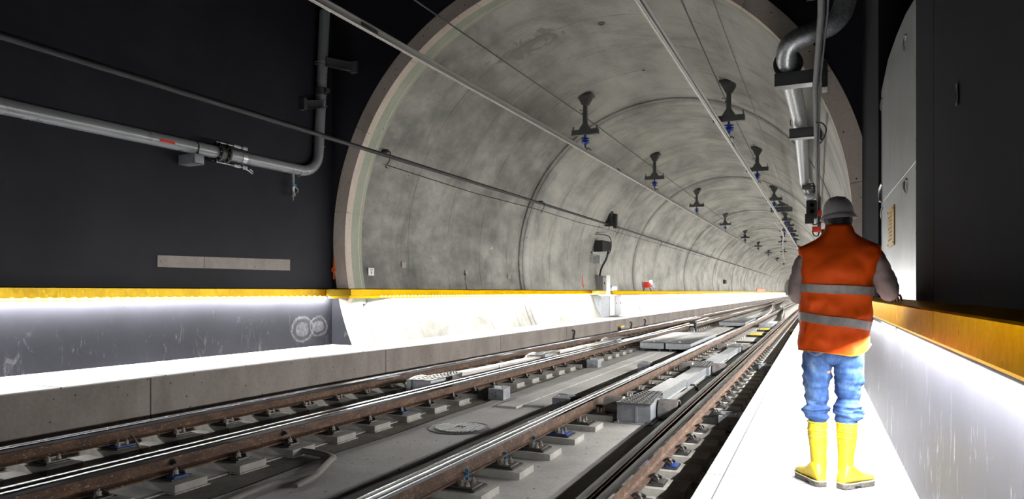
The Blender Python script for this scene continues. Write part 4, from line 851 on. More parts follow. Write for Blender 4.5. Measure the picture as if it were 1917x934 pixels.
for a, b in (((-9.1, 28.7, 2.6), (-8.6, 28.8, 3.05)), ((-9.1, 28.7, 2.6), (-8.5, 28.9, 2.62)), ((-8.9, 28.7, 2.95), (-8.45, 28.9, 2.75)), ((-9.15, 28.6, 1.35), (-9.1, 28.65, 1.8)), ((-9.15, 28.6, 1.6), (-8.7, 28.8, 1.6))): part('strut', MB().cyl(a, b, 0.022, n=8), M['galv'], t)
part('junction_box', MB().box(-8.95, -8.65, 28.75, 28.85, 1.25, 1.62, 0.02), M['galv'], t)
o = wire(smooth_path([(-8.45, 29.4, 1.9), (-8.55, 29.4, 1.5), (-8.80, 29.5, 1.1), (-8.92, 29.6, 0.75), (-8.95, 29.6, 0.62)], 5), 0.045, 'thick black cable from the loudspeaker down to the grey control cabinet', 'black', name='riser_cable')
t = thing('control_cabinet', 'upright light grey control cabinet standing above the left handrail', 'cabinet', (-8.95, 29.8, 0.08))
part('body', MB().box(-9.05, -8.72, 29.45, 30.0, 0.06, 0.74, 0.012), M['boxgrey'], t)
part('door', MB().box(-8.72, -8.55, 29.40, 30.0, 0.02, 0.76, 0.01), M['white'], t, label='paler front door')
for q in (0.02, 0.07, 0.12): part('vent', MB().cyl((-8.70 + q, 29.40, 0.68), (-8.70 + q, 29.392, 0.68), 0.02, n=10), M['black'], t)
part('latch', MB().box(-8.66, -8.61, 29.385, 29.40, 0.36, 0.44, 0.004), M['darksteel'], t)
tag(part('cable_box', MB().box(-8.98, -8.55, 30.3, 31.2, 0.08, 0.30, 0.02), M['galv'], None, at=(-8.8, 30.8, 0.08)), 'low silvery box beside the grey control cabinet above the handrail', 'box')
t = thing('wall_cabinet', 'pale double cabinet below the left handrail where the rail is broken', 'cabinet', (-8.65, 30.2, HL))
part('body', MB().box(-8.95, -8.42, 29.35, 31.5, HL + 0.03, -0.14, 0.01), M['boxgrey'], t)
part('door', MB().box(-8.42, -8.40, 29.42, 30.25, HL + 0.06, -0.17, 0.004), M['white'], t); part('door', MB().box(-8.42, -8.40, 30.32, 31.4, HL + 0.06, -0.17, 0.004), M['boxgrey'], t)
for y in (30.5, 31.2): part('knob', MB().cyl((-8.40, y, -0.5), (-8.38, y, -0.5), 0.025, n=10), M['black'], t)
part('side_panel', MB().loft([[(-8.98, 28.6, -0.15), (-8.85, 28.6, HL + 0.02), (-8.6, 28.9, HL + 0.02), (-8.6, 28.9, -0.15)], [(-8.98, 29.35, -0.15), (-8.9, 29.35, HL + 0.02), (-8.42, 29.35, HL + 0.02), (-8.42, 29.35, -0.15)]]), M['boxgrey'], t, 0)
tag(part('yellow_cap', MB().box(-8.95, -8.55, 28.2, 29.4, -0.10, 0.075, 0.02), M['yellow'], None, at=(-8.7, 28.8, 0)), 'bright yellow end cap of the left handrail before the wall cabinets', 'rail cap')
t = thing('signal_lamp', 'small red lamp housing glowing white above the left handrail', 'lamp', (-8.9, 38.4, 0.08))
part('housing', MB().box(-8.98, -8.6, 38.3, 38.6, 0.25, 0.58, 0.03), M['red'], t); part('lens', MB().lathe([(0.0, 0.0), (0.07, 0.0), (0.08, -0.04), (0.0, -0.06)], (-8.55, 38.3, 0.60), 14, 'Y'), emit('small_white_lamp', (1, 0.95, 1.0), 25), t)
part('leg', MB().cyl((-8.95, 38.4, 0.25), (-9.0, 38.4, 0.06), 0.025), M['black'], t); part('leg', MB().cyl((-8.65, 38.4, 0.25), (-8.55, 38.4, 0.06), 0.025), M['black'], t)
part('side_box', MB().box(-8.58, -8.40, 38.35, 38.6, 0.28, 0.52, 0.01), M['boxgrey'], t)
tag(part('barrier_panel', MB().box(hug(0.0, 0.3), hug(0.10, 0.3), 118, 136, 0.15, 0.62, 0.02), M['orange'], None, at=(-9.0, 127, 0.2)), 'small orange panel low on the lining far down the tunnel', 'panel')
x = hug(0.05, 1.0); tag(part('wall_box', MB().box(x - 0.05, x + 0.2, 75, 76.2, 0.9, 1.3, 0.01), M['black'], None, at=(x, 75.5, 1.0)), 'tiny dark box on the far left lining', 'box')
for k, (u, lab) in enumerate([((-4.32, 14.46), 'round metal grommet in the crown of the vault'), ((-4.21, 17.97), 'small dark plug in the crown of the vault before the ring joint')]):
    z = TZ + math.sqrt(TR ** 2 - (u[0] - TX) ** 2); r = 0.075 if k == 0 else 0.035
    tag(part('ceiling_grommet', MB().lathe([(0, 0), (r, 0), (r * 1.1, -0.01), (r * 0.8, -0.02), (r * 0.7, -0.008), (0, -0.008)], (u[0], u[1], z), 20), M['darksteel'], None, at=(u[0], u[1], z)), lab, 'grommet')

# ------------------------------------------------------------------ right side: galvanised pipe, brackets, conduit, signals
t = thing('ventilation_pipe', 'galvanised pipe with a double bend running into the tunnel at upper right', 'pipe', (-0.3, 10.6, 3.3))
gp = smooth_path([(0.36, 10.6, 6.4), (0.36, 10.6, 4.45), (0.34, 10.6, 4.0), (0.20, 10.6, 3.78), (-0.02, 10.6, 3.70), (-0.22, 10.6, 3.64), (-0.37, 10.64, 3.56), (-0.41, 10.78, 3.45), (-0.40, 11.0, 3.40), (-0.38, 12.3, 3.42), (-0.33, 15.1, 3.48), (-0.36, 20, 3.60), (-0.40, 24.7, 3.68)], 6)
part('pipe_body', MB().tube(gp, 0.145, 28), M['galv'], t, 60)
part('collar', MB().lathe([(0.148, 10.92), (0.205, 10.93), (0.205, 11.0), (0.148, 11.01)], (-0.40, 0, 3.40), 32, 'Y'), M['black'], t)
part('end_cap', MB().lathe([(0.0, 0.0), (0.15, 0.0), (0.19, 0.03), (0.2, 0.08), (0.15, 0.14), (0, 0.14)], (-0.20, 24.9, 3.28), 24, 'Y').tube([(-0.40, 24.7, 3.66), (-0.34, 24.9, 3.55), (-0.26, 25.0, 3.35)], 0.12, 16), M['galv'], t, 40)
for q in ((0.005, 10.6, 3.682),): part('weld_seam', MB().lathe([(0.143, -0.008), (0.149, 0), (0.143, 0.008)], q, 28, 'X'), M['greysteel'], t, 60)
for k, (y, x0, x1, z0, z1, lab) in enumerate([(10.95, -0.58, 0.10, 3.05, 3.24, 'nearest dark channel bracket under the galvanised pipe'), (15.1, -0.52, 0.06, 3.13, 3.325, 'middle dark channel bracket under the galvanised pipe'), (24.6, -0.46, 0.16, 3.39, 3.585, 'farthest dark channel bracket under the galvanised pipe')]):
    xw = TX + math.sqrt(TR ** 2 - (z1 - TZ) ** 2); 
    t = thing('pipe_bracket', lab, 'bracket', (x0, y, z0), 'channel brackets under the galvanised pipe')
    part('channel', MB().box(x0, xw + 0.03, y - 0.12, y - 0.108, z0, z1, 0.0).box(x0, xw + 0.03, y - 0.12, y + 0.12, z1 - 0.012, z1, 0.0).box(x0, xw + 0.03, y - 0.12, y + 0.12, z0, z0 + 0.012, 0.0), M['greysteel'], t, 0)
    part('strap', MB().tube([(-0.35 + 0.155 * math.cos(a), y, z1 + 0.15 + 0.155 * math.sin(a)) for a in [math.radians(-30 + 240 * i / 20) for i in range(21)]], 0.009, 6), M['darksteel'], t, 60)
    part('end_plate', MB().box(xw - 0.02, xw + 0.06, y - 0.16, y + 0.16, z0 - 0.10, z1 + 0.10, 0.01), M['darksteel'], t)
    for dz in (-0.05, 0.05): part('bolt', MB().cyl((xw - 0.02, y - 0.14, z0 + 0.09 + dz), (xw - 0.07, y - 0.14, z0 + 0.09 + dz), 0.016, n=6), M['galv'], t)
t = thing('overhead_conduit', 'long dark conduit hanging overhead at right, passing the channel brackets', 'conduit', (0.05, 8, 2.97))
part('tube', MB().tube([(0.05, -3, 2.96), (0.04, 8.0, 2.97), (-0.03, 11, 2.98), (-0.02, 15, 3.02), (0.0, 24, 3.05), (0.0, 38, 3.08)], 0.040, 12), M['conduit'], t, 60)
part('second_tube', MB().tube([(0.11, -3, 2.98), (0.10, 8.0, 2.99), (0.03, 11, 3.0), (0.035, 15, 3.03), (0.06, 24, 3.06)], 0.014, 8), M['conduit'], t, 60)
o = wire(smooth_path([(-0.02, 13.0, 2.95), (0.08, 13.0, 2.93), (0.14, 13.0, 2.82), (0.10, 13.05, 2.68), (0.04, 13.1, 2.6)], 5), 0.012, 'short curled wire under the overhead conduit', 'black', name='loose_wire')
t = thing('hanging_plate', 'small perforated grey plate hanging at the top edge beside the bent pipe', 'bracket', (0.05, 9.9, 4.0))
part('plate', MB().box(-0.13, 0.0, 9.88, 9.9, 3.87, 4.2, 0.003).box(0.05, 0.20, 9.88, 9.9, 3.87, 4.2, 0.003), M['greysteel'], t)
part('rod', MB().cyl((0.03, 9.9, 3.9), (0.03, 9.9, 6.4), 0.02), M['greysteel'], t)
for q in ((-0.09, 3.9), (-0.03, 3.9), (0.09, 3.9), (0.15, 3.9)): part('bolt', MB().cyl((q[0], 9.88, q[1]), (q[0], 9.865, q[1]), 0.012, n=6), M['galv'], t)
t = thing('track_signal', 'black signal head hanging beside the helmet under the galvanised pipe', 'signal', (-0.18, 25, 2.6))
part('housing', MB().box(-0.34, 0.0, 24.9, 25.1, 2.46, 3.08, 0.03).box(-0.38, -0.1, 24.86, 25.1, 2.3, 2.62, 0.02), M['black'], t)
part('hood', MB().lathe([(0.06, 0), (0.085, -0.1), (0.08, -0.1), (0.055, 0)], (-0.16, 24.9, 2.92), 16, 'Y').lathe([(0.06, 0), (0.085, -0.1), (0.08, -0.1), (0.055, 0)], (-0.16, 24.9, 2.7), 16, 'Y'), M['darksteel'], t)
part('post', MB().cyl((0.06, 25.1, 2.0), (0.06, 25.1, 3.5), 0.05), M['greysteel'], t)
t = thing('red_equipment', 'dull red clamp boxes with cables below the black signal head', 'equipment', (0.0, 25, 2.1))
part('upper_box', MB().box(0.0, 0.14, 25.0, 25.2, 2.55, 2.75, 0.02), M['red'], t); part('lower_box', MB().box(-0.16, 0.12, 25.0, 25.2, 2.02, 2.2, 0.02), M['red'], t)
part('cable', MB().tube(smooth_path([(-0.15, 25.0, 2.05), (-0.10, 24.95, 1.9), (0.02, 24.95, 1.88), (0.05, 25, 2.0)], 5), 0.02, 8).tube(smooth_path([(-0.2, 24.9, 2.35), (-0.1, 24.9, 2.25), (0.05, 24.9, 2.3), (0.2, 25, 2.35)], 5), 0.02, 8), M['black'], t, 60)
tag(part('equipment_box', MB().box(0.12, 0.40, 25.0, 25.3, 1.75, 2.1, 0.02), M['black'], None, at=(0.2, 25.1, 1.8)), 'small black box peeking out left of the vest collar', 'box')

# sheet metal panel in the niche
t = thing('sheet_metal_panel', 'tall brushed sheet-metal panel with a sloping top on the right wall', 'panel', (0.6, 6.2, 0))
mb = MB(); top = [(4.82, 1.84), (5.1, 1.90), (5.6, 1.985), (6.2, 2.04), (6.9, 2.07), (7.62, 1.97), (7.66, 1.6)]
rings = []
for y, z in top: rings.append([(0.575, y, -0.055), (0.575, y, z), (0.583, y, z), (0.583, y, -0.055)])
mb.loft(rings); part('sheet', mb, M['sheet'], t, 20)
part('back_frame', MB().box(0.585, 0.62, 4.84, 7.6, -0.05, 0.0).box(0.585, 0.64, 7.54, 7.6, -0.05, 1.6).box(0.585, 0.64, 4.84, 4.9, -0.05, 1.8), M['darksteel'], t)
for (y, z) in ((5.55, 1.76), (7.45, 1.80), (5.52, 0.74), (7.42, 0.75)):
    mb = MB()
    for q in (0, 0.05): mb.tube(smooth_path([(0.572, y + q, z + 0.05), (0.562, y + q, z + 0.04), (0.558, y + q, z - 0.01), (0.566, y + q, z - 0.04)], 4), 0.005, 8)
    mb.box(0.562, 0.576, y - 0.03, y + 0.08, z + 0.045, z + 0.06, 0.002); part('latch', mb, M['alu'], t)
for z in (1.82, 1.39, 0.96, 0.78, 0.37): part('bolt', MB().lathe([(0, 0), (0.012, 0), (0.012, -0.01), (0, -0.012)], (0.575, 4.92, z), 10, 'X').box(0.566, 0.576, 4.93, 4.97, z - 0.008, z + 0.008), M['darksteel'], t)
mb = MB(); mb.tube(smooth_path([(0.57, 7.5, 1.05), (0.558, 7.56, 1.0), (0.558, 7.56, 0.9), (0.57, 7.5, 0.88)], 4), 0.012, 8); part('handle', mb, M['alu'], t)
part('weld_line', MB().loft([[(0.574, y, z), (0.574, y, z + 0.012), (0.5725, y, z + 0.006)] for y, z in ((4.95, 0.83), (7.35, 0.86))]), M['alu'], t, 0)
t = thing('notice_plate', 'small upright yellow notice plate on the sheet-metal panel', 'sign', (0.57, 6.6, 0.6))
def nz(y, a): return (0.40 + a * 0.30)
part('plate', MB().box(0.566, 0.573, 6.32, 6.84, 0.385, 0.715, 0.002), M['label'], t)
mb = MB()
for k in range(8):
    z = 0.665 - k * 0.032; 
    for s in range(3 + (k * 5) % 3): a = 6.48 + s * 0.06 + 0.01 * ((k * 3 + s) % 3); mb.box(0.5645, 0.5655, a, a + 0.04, z, z + 0.012)
part('lettering', mb, M['iron'], t, 0, label='rows of small worn lettering')
for y, z in ((6.36, 0.69), (6.80, 0.69), (6.36, 0.41), (6.80, 0.41)): part('rivet', MB().cyl((0.567, y, z), (0.562, y, z), 0.009, n=8), M['darksteel'], t)
tag(part('anchor_hole', MB().lathe([(0.0, 0), (0.022, 0), (0.027, -0.006), (0.020, -0.008), (0.012, 0.0), (0.0, 0.0)], (0.549, 3.44, 0.845), 16, 'X', sy=1.9), M['black'], None, at=(0.55, 3.44, 0.845)), 'small oval dark hole high in the dark right wall', 'anchor hole')
tag(part('wall_hook', MB().tube(smooth_path([(0.548, 3.40, -0.28), (0.535, 3.40, -0.30), (0.535, 3.40, -0.31), (0.545, 3.40, -0.32)], 4), 0.004, 8), M['boxgrey'], None, at=(0.55, 3.4, -0.3)), 'tiny bright hook below the right handrail', 'hook')
t = thing('wall_door_frame', 'light grey metal door frame edge behind the jeans at the end of the right wall', 'door frame', (0.5, 9.9, HR))
part('post', MB().box(0.46, 0.56, 9.8, 9.92, HR, -0.28, 0.006), M['boxgrey'], t); part('hinge', MB().cyl((0.455, 9.86, HR + 0.12), (0.455, 9.86, HR + 0.24), 0.016, n=10), M['darksteel'], t)

# ------------------------------------------------------------------ the worker
def fabric(name, col, var=0.15, sc=6, bmp=0.25, rough=0.8):
    m, t, b = nt(name); setb(b, col, rough, 0, 0.25); f = noi(t, coords(t, (1, 1, 0.6)), sc, 6, 0.6, 0.4)
    t.links.new(ramp(t, f, [(0.3, tuple(c * (1 - var) for c in col)), (0.7, tuple(min(1, c * (1 + var)) for c in col))]), b.inputs['Base Color'])
    bump(t, b, noi(t, coords(t), 260, 2), bmp, 0.001); return m
M.update(vest=fabric('orange_vest_fabric', (1.0, 0.108, 0.004), 0.04, 5, 0.3, 0.6), tape=fabric('silver_reflective_tape', (0.40, 0.37, 0.34), 0.3, 14, 0.2, 0.35),
         piping=fabric('bright_orange_edging', (0.95, 0.22, 0.02)), jacket=fabric('brown_grey_sleeve', (0.24, 0.19, 0.18), 0.25, 9), cuff=fabric('pink_grey_cuff', (0.42, 0.27, 0.25)),
         denim=denim(), boot=boot_yellow(), sole=simple('grey_boot_sole', (0.09, 0.085, 0.08), 0.8, 0, 0.5, 60, 0.5), rim=simple('cream_welt', (0.62, 0.55, 0.3), 0.6),
         skin=simple('skin', (0.55, 0.29, 0.2), 0.5, 0, 0.06), hair=simple('black_hair', (0.012, 0.011, 0.011), 0.6, 0, 0.3, 60, 0.5), helmet=simple('pale_grey_helmet', (0.66, 0.61, 0.61), 0.3, 0, 0.04),
         eye=simple('eye_white', (0.7, 0.7, 0.68), 0.2), iris=simple('dark_iris', (0.05, 0.03, 0.02), 0.2), lip=simple('lips', (0.45, 0.17, 0.14), 0.5))
PY0 = 4.80
P = thing('person', 'person in orange vest, jeans, yellow boots and pale helmet on the right platform, back turned', 'person', (0.10, PY0, HR))
def Z(h): return HR + h
# body: one continuous skin
J = []; EDG = []; RAD = []
def jt(p, r, parent=None):
    J.append((p[0], p[1], Z(p[2]))); RAD.append(r)
    if parent is not None: EDG.append((parent, len(J) - 1))
    return len(J) - 1
pel = jt((0.095, 4.80, 0.93), (0.13, 0.085))
sp = jt((0.10, 4.80, 1.12), (0.12, 0.08), pel); ch = jt((0.115, 4.79, 1.33), (0.15, 0.09), sp); nb = jt((0.122, 4.785, 1.48), (0.10, 0.065), ch)
nk = jt((0.124, 4.80, 1.57), (0.052, 0.052), nb); hd = jt((0.122, 4.825, 1.635), (0.062, 0.075), nk); hm = jt((0.122, 4.82, 1.71), (0.072, 0.09), hd); jt((0.122, 4.815, 1.765), (0.060, 0.075), hm)
nose = jt((0.122, 4.93, 1.665), (0.013, 0.013), hd); jt((0.122, 4.945, 1.65), (0.009, 0.009), nose)
for s in (-1, 1):
    e = jt((0.122 + s * 0.078, 4.815, 1.665), (0.010, 0.018), hd)
for s, hx, kx, ax in ((-1, 0.02, 0.0, 0.0), (1, 0.175, 0.175, 0.165)):
    h_ = jt((hx, 4.80, 0.84), (0.085, 0.085), pel); k_ = jt((kx, 4.83, 0.50), (0.055, 0.055), h_); c_ = jt((kx, 4.80, 0.36), (0.052, 0.052), k_)
    a_ = jt((ax, 4.765, 0.10), (0.033, 0.033), c_); d = Vector((-0.145, 0.26, 0)).normalized() if s < 0 else Vector((0.16, 0.21, 0)).normalized()
    jt((ax + d.x * 0.14, 4.765 + d.y * 0.14, 0.06), (0.03, 0.022), a_)
def hand(wrist_idx, w, fwd, thumb_side, curl=0.35):
    f = Vector(fwd).normalized(); side = f.cross(Vector((0, 0, 1))).normalized()
    wv = Vector(w); palm = wv + f * 0.05
    pi = jt(palm, (0.028, 0.016), wrist_idx); p2 = jt(palm + f * 0.035, (0.030, 0.014), pi)
    for k, (o, L) in enumerate(((-0.030, 0.062), (-0.010, 0.074), (0.010, 0.078), (0.030, 0.070))):
        o *= -thumb_side if False else 1
        base = palm + f * 0.055 + side * o; pk = p2
        a = jt(base, (0.0085, 0.0085), pk); b = jt(base + f * L * 0.45 + Vector((0, 0, -0.004)), (0.008, 0.008), a)
        c = jt(base + f * L * 0.78 + Vector((0, 0, -curl * 0.03)), (0.0075, 0.0075), b); jt(base + f * L + Vector((0, 0, -curl * 0.07)), (0.0065, 0.0065), c)
    tb = palm - f * 0.02 + side * thumb_side * 0.028
    a = jt(tb, (0.011, 0.011), pi); b = jt(tb + f * 0.025 + side * thumb_side * 0.022 + Vector((0, 0, -0.004)), (0.009, 0.009), a); jt(tb + f * 0.052 + side * thumb_side * 0.03 + Vector((0, 0, -0.010)), (0.0075, 0.0075), b)
shL = jt((-0.045, 4.79, 1.455), (0.06, 0.055), nb); elL = jt((-0.120, 4.80, 1.205), (0.042, 0.042), shL); wrL = jt((-0.03, 5.02, 1.17), (0.026, 0.022), elL)
hand(wrL, (-0.03, 5.02, 1.17), (0.45, 0.85, 0.05), 1, 0.8)
shR = jt((0.285, 4.79, 1.455), (0.06, 0.055), nb); elR = jt((0.405, 4.81, 1.225), (0.042, 0.042), shR); wrR = jt((0.425, 5.05, 1.205), (0.026, 0.022), elR)
hand(wrR, (0.425, 5.05, 1.205), (0.35, 0.93, -0.03), -1, 0.9)
me = bpy.data.meshes.new('body'); off = origin_of(P)
me.from_pydata([tuple(Vector(p) - off) for p in J], EDG, [])
body = bpy.data.objects.new('body', me); C.objects.link(body); body.parent = P
bpy.context.view_layer.objects.active = body
sk = body.modifiers.new('skin', 'SKIN'); sk.use_smooth_shade = True
if not me.skin_vertices: 
    bm = bmesh.new(); bm.from_mesh(me); bm.verts.layers.skin.verify(); bm.to_mesh(me); bm.free()
for v, r in zip(me.skin_vertices[0].data, RAD): v.radius = r
me.skin_vertices[0].data[0].use_root = True
ss = body.modifiers.new('sub', 'SUBSURF'); ss.levels = 2; ss.render_levels = 2
me.materials.append(M['skin'])

def catmull(tab, n):
    out = []; T = [tab[0]] + list(tab) + [tab[-1]]
    for i in range(1, len(T) - 2):
        for k in range(n):
            t = k / n; out.append(tuple(0.5 * ((2 * b) + (c - a) * t + (2 * a - 5 * b + 4 * c - d) * t * t + (3 * b - 3 * c + d - a) * t ** 3) for a, b, c, d in zip(T[i - 1], T[i], T[i + 1], T[i + 2])))
    out.append(tab[-1]); return out
def sgp(v, e): return math.copysign(abs(v) ** e, v)
def fold(p, amp, fs=(9, 9, 9), seed=0.0):
    q = Vector((p[0] * fs[0] + seed, p[1] * fs[1], p[2] * fs[2])); n = noise.noise(q) + 0.5 * noise.noise(q * 2.1)
    return amp * n
def garment(tab, nseg=56, ex=2.3, amp=0.004, fs=(9, 9, 9), seed=0, sub=6, ampfn=None, ring_fn=None):
    """tab rows: (h, cx, cy, rx, ry)"""
    rings = []
    for h, cx, cy, rx, ry in catmull(tab, sub):
        ring = []
        for i in range(nseg):
            a = 2 * PI * i / nseg; ux, uy = sgp(math.cos(a), 2 / ex), sgp(math.sin(a), 2 / ex)
            p = Vector((cx + rx * ux, cy + ry * uy, Z(h))); nrm = Vector((ux / rx, uy / ry, 0)).normalized()
            k = amp * (ampfn(h, a) if ampfn else 1)
            p += nrm * fold(p, k, fs, seed)
            if ring_fn: p = ring_fn(p, h, a, ux, uy)
            ring.append(p)
        rings.append(ring)
    return rings
# jeans
def jamp(h, a): return 0.55 + (2.0 if h < 0.56 else 0) * max(0, 1 - abs(h - 0.48) / 0.10) + (0.7 if 0.6 < h < 0.75 else 0)
J1 = [(0.96, 0.035, 4.80, 0.10, 0.12), (0.82, 0.008, 4.80, 0.095, 0.11), (0.72, -0.003, 4.81, 0.084, 0.098), (0.62, -0.003, 4.82, 0.076, 0.088), (0.54, -0.006, 4.83, 0.068, 0.080), (0.50, -0.010, 4.82, 0.073, 0.083), (0.465, -0.012, 4.81, 0.082, 0.088), (0.43, -0.004, 4.80, 0.075, 0.080), (0.40, 0.0, 4.79, 0.058, 0.064), (0.36, 0.0, 4.785, 0.052, 0.058)]
J2 = [(0.96, 0.165, 4.80, 0.10, 0.12), (0.82, 0.172, 4.80, 0.092, 0.11), (0.72, 0.176, 4.81, 0.084, 0.098), (0.62, 0.178, 4.82, 0.078, 0.088), (0.55, 0.178, 4.83, 0.072, 0.080), (0.50, 0.178, 4.82, 0.078, 0.084), (0.47, 0.178, 4.81, 0.084, 0.088), (0.44, 0.174, 4.80, 0.077, 0.080), (0.41, 0.170, 4.79, 0.060, 0.064), (0.37, 0.169, 4.785, 0.052, 0.058)]
mb = MB(); mb.loft(garment(J1, 72, 2.2, 0.014, (8, 8, 26), 3, 10, jamp)); mb.loft(garment(J2, 72, 2.2, 0.014, (8, 8, 26), 9, 10, jamp))
mb.loft(garment([(0.99, 0.098, 4.80, 0.165, 0.125), (0.92, 0.095, 4.80, 0.178, 0.132), (0.86, 0.092, 4.80, 0.176, 0.13), (0.80, 0.090, 4.80, 0.12, 0.115), (0.765, 0.089, 4.80, 0.03, 0.09)], 56, 2.4, 0.004, (7, 7, 16), 4, 6))
jeans = part('jeans', mb, M['denim'], P, 70)
for sx, cxp in ((-1, -0.01), (1, 0.185)):
    mb = MB()
    for rr in range(2):
        pts = []
        for t_ in [k / 10 for k in range(11)]:
            xx = cxp + (t_ - 0.5) * 0.10; hh = 0.855 - 0.022 * math.sin(PI * t_) - rr * 0.008
            pts.append((xx, 4.80 - 0.133 + abs(t_ - 0.5) ** 2 * 0.05, Z(hh)))
        mb.tube(pts, 0.0016, 5)
    part('pocket_seam', mb, simple('white_stitching', (0.55, 0.58, 0.62)) if sx < 0 else bpy.data.materials['white_stitching'], jeans, 60)
# boots
def boot(tx, ty, d, s0, shaft, seed):
    d = Vector((d[0], d[1], 0)).normalized(); n = Vector((d.y, -d.x, 0)); heel = Vector((s0[0], s0[1], 0))
    mb = MB(); rings = []
    F = [(0.0, 0.020, 0.075), (0.012, 0.033, 0.105), (0.04, 0.041, 0.150), (0.085, 0.043, 0.160), (0.125, 0.043, 0.128), (0.165, 0.045, 0.100), (0.205, 0.048, 0.086), (0.24, 0.047, 0.078), (0.27, 0.038, 0.068), (0.288, 0.018, 0.052)]
    for s, hw, zt in catmull(F, 4):
        ring = []
        for i in range(28):
            a = 2 * PI * i / 28; u = math.cos(a); w = math.sin(a); zz = 0.030 + (zt - 0.030) * (0.5 + 0.5 * sgp(w, 0.8))
            p = heel + d * s + n * (hw * sgp(u, 0.75) * (1.0 if w < 0 else 1 - 0.25 * w * w)); ring.append(Vector((p.x, p.y, Z(zz))))
        rings.append(ring)
    mb.loft(rings)
    mb.loft(garment(shaft, 40, 2.1, 0.003, (14, 14, 14), seed, 6))
    b = part('boot', mb, M['boot'], P, 70)
    top = shaft[0]
    mbr = MB()
    for hh in (top[0] - 0.004, top[0] - 0.052, top[0] - 0.092):
        f = 0
        for q, r in zip(shaft, shaft[1:]):
            if r[0] <= hh <= q[0]: f = (hh - q[0]) / (r[0] - q[0]); cx, cy, rx, ry = [q[k] + (r[k] - q[k]) * f for k in range(1, 5)]; break
        for k, dz in ((0.0045, 0),):
            mbr.tube([(cx + (rx + 0.001) * math.cos(a), cy + (ry + 0.001) * math.sin(a), Z(hh) - dz) for a in [2 * PI * i / 40 for i in range(41)]], k, 6)
    cx, cy, rx, ry = top[1:]
    part('rib', mbr, M['boot'], b, 70)
    # sole with heel block, arch and cleats
    def outline(s):
        for (a, ha, _), (c, hc, _) in zip(F, F[1:]):
            if a <= s <= c: return ha + (hc - ha) * (s - a) / (c - a)
        return F[-1][1]
    ms = MB()
    def slab(sa, sb, z0, z1, grow):
        N = 14; L = [sa + (sb - sa) * k / N for k in range(N + 1)]; rr = []
        for s in L:
            w = outline(min(max(s, 0), 0.288)) + grow; p = heel + d * s
            rr.append([Vector((p.x + n.x * w, p.y + n.y * w, Z(z1))), Vector((p.x - n.x * w, p.y - n.y * w, Z(z1))), Vector((p.x - n.x * w, p.y - n.y * w, Z(z0))), Vector((p.x + n.x * w, p.y + n.y * w, Z(z0)))])
        ms.loft(rr)
    slab(-0.004, 0.29, 0.018, 0.034, 0.004); slab(-0.004, 0.08, 0.006, 0.022, 0.003); slab(0.135, 0.285, 0.008, 0.022, 0.002)
    for k in range(5): slab(0.0 + k * 0.017, 0.011 + k * 0.017, 0.0, 0.008, 0.003)
    for k in range(8): slab(0.14 + k * 0.018, 0.151 + k * 0.018, 0.0, 0.010, 0.003)
    part('sole', ms, M['sole'], b, 20)
    ms2 = MB(); rr = []
    path = [heel + d * s + n * (outline(min(max(s, 0.0), 0.288)) + 0.005) for s in [0.288 * k / 20 for k in range(21)]] + [heel + d * s - n * (outline(min(max(s, 0.0), 0.288)) + 0.005) for s in [0.288 * (20 - k) / 20 for k in range(21)]]
    ms2.tube([(p.x, p.y, Z(0.037)) for p in path + [path[0]]], 0.0042, 6); part('welt', ms2, M['rim'], b, 60)
    return b
b1 = boot(0, 0, (-0.145, 0.26), (0.030, 4.685), [(0.398, 0.002, 4.785, 0.060, 0.066), (0.33, 0.001, 4.78, 0.058, 0.064), (0.25, 0.005, 4.775, 0.053, 0.060), (0.17, 0.008, 4.765, 0.048, 0.054), (0.11, 0.010, 4.755, 0.046, 0.052), (0.05, 0.008, 4.75, 0.040, 0.045)], 2)
b2 = boot(0, 0, (0.16, 0.19), (0.128, 4.69), [(0.402, 0.170, 4.785, 0.062, 0.066), (0.33, 0.170, 4.78, 0.060, 0.064), (0.25, 0.167, 4.775, 0.053, 0.060), (0.17, 0.164, 4.765, 0.046, 0.053), (0.11, 0.162, 4.76, 0.045, 0.052), (0.05, 0.160, 4.755, 0.040, 0.045)], 5)
mb = MB()
for r_ in (0.015, 0.010): mb.tube([(0.206 + r_ * 0.8 * math.cos(a), 4.727 + r_ * 0.5 * math.cos(a), Z(0.125) + r_ * 1.2 * math.sin(a)) for a in [2 * PI * i / 20 for i in range(21)]], 0.0013, 5)
for k in range(6): a = PI * k / 3; mb.tube([(0.206, 4.726, Z(0.125)), (0.206 + 0.012 * math.cos(a), 4.726 + 0.006 * math.cos(a), Z(0.125) + 0.014 * math.sin(a))], 0.001, 4)
part('round_emblem', mb, M['sole'], b2, 60)
# sleeves
def sleeve(pts, rad, seed, name='sleeve'):
    ctr = smooth_path(pts, 8); rr = []
    n = len(pts) - 1
    for k in range(len(ctr)):
        t_ = k / 8; i = min(int(t_), n - 1); rr.append(rad[i] + (rad[i + 1] - rad[i]) * (t_ - i))
    mb = MB().tube(ctr, rr, 32); mb.v = [tuple(Vector(v) + (Vector(v) - min(ctr, key=lambda c: (c - Vector(v)).length)).normalized() * fold(v, 0.007, (13, 13, 26), seed)) for v in mb.v]
    return part(name, mb, M['jacket'], P, 80)
sl = sleeve([(-0.03, 4.79, Z(1.46)), (-0.075, 4.79, Z(1.40)), (-0.105, 4.795, Z(1.30)), (-0.118, 4.80, Z(1.215)), (-0.09, 4.87, Z(1.19)), (-0.045, 4.98, Z(1.175))], [0.062, 0.066, 0.060, 0.056, 0.050, 0.040], 1)
sr = sleeve([(0.27, 4.79, Z(1.46)), (0.325, 4.79, Z(1.41)), (0.368, 4.795, Z(1.32)), (0.402, 4.80, Z(1.235)), (0.405, 4.88, Z(1.215)), (0.418, 5.0, Z(1.208))], [0.062, 0.070, 0.066, 0.060, 0.050, 0.040], 6)
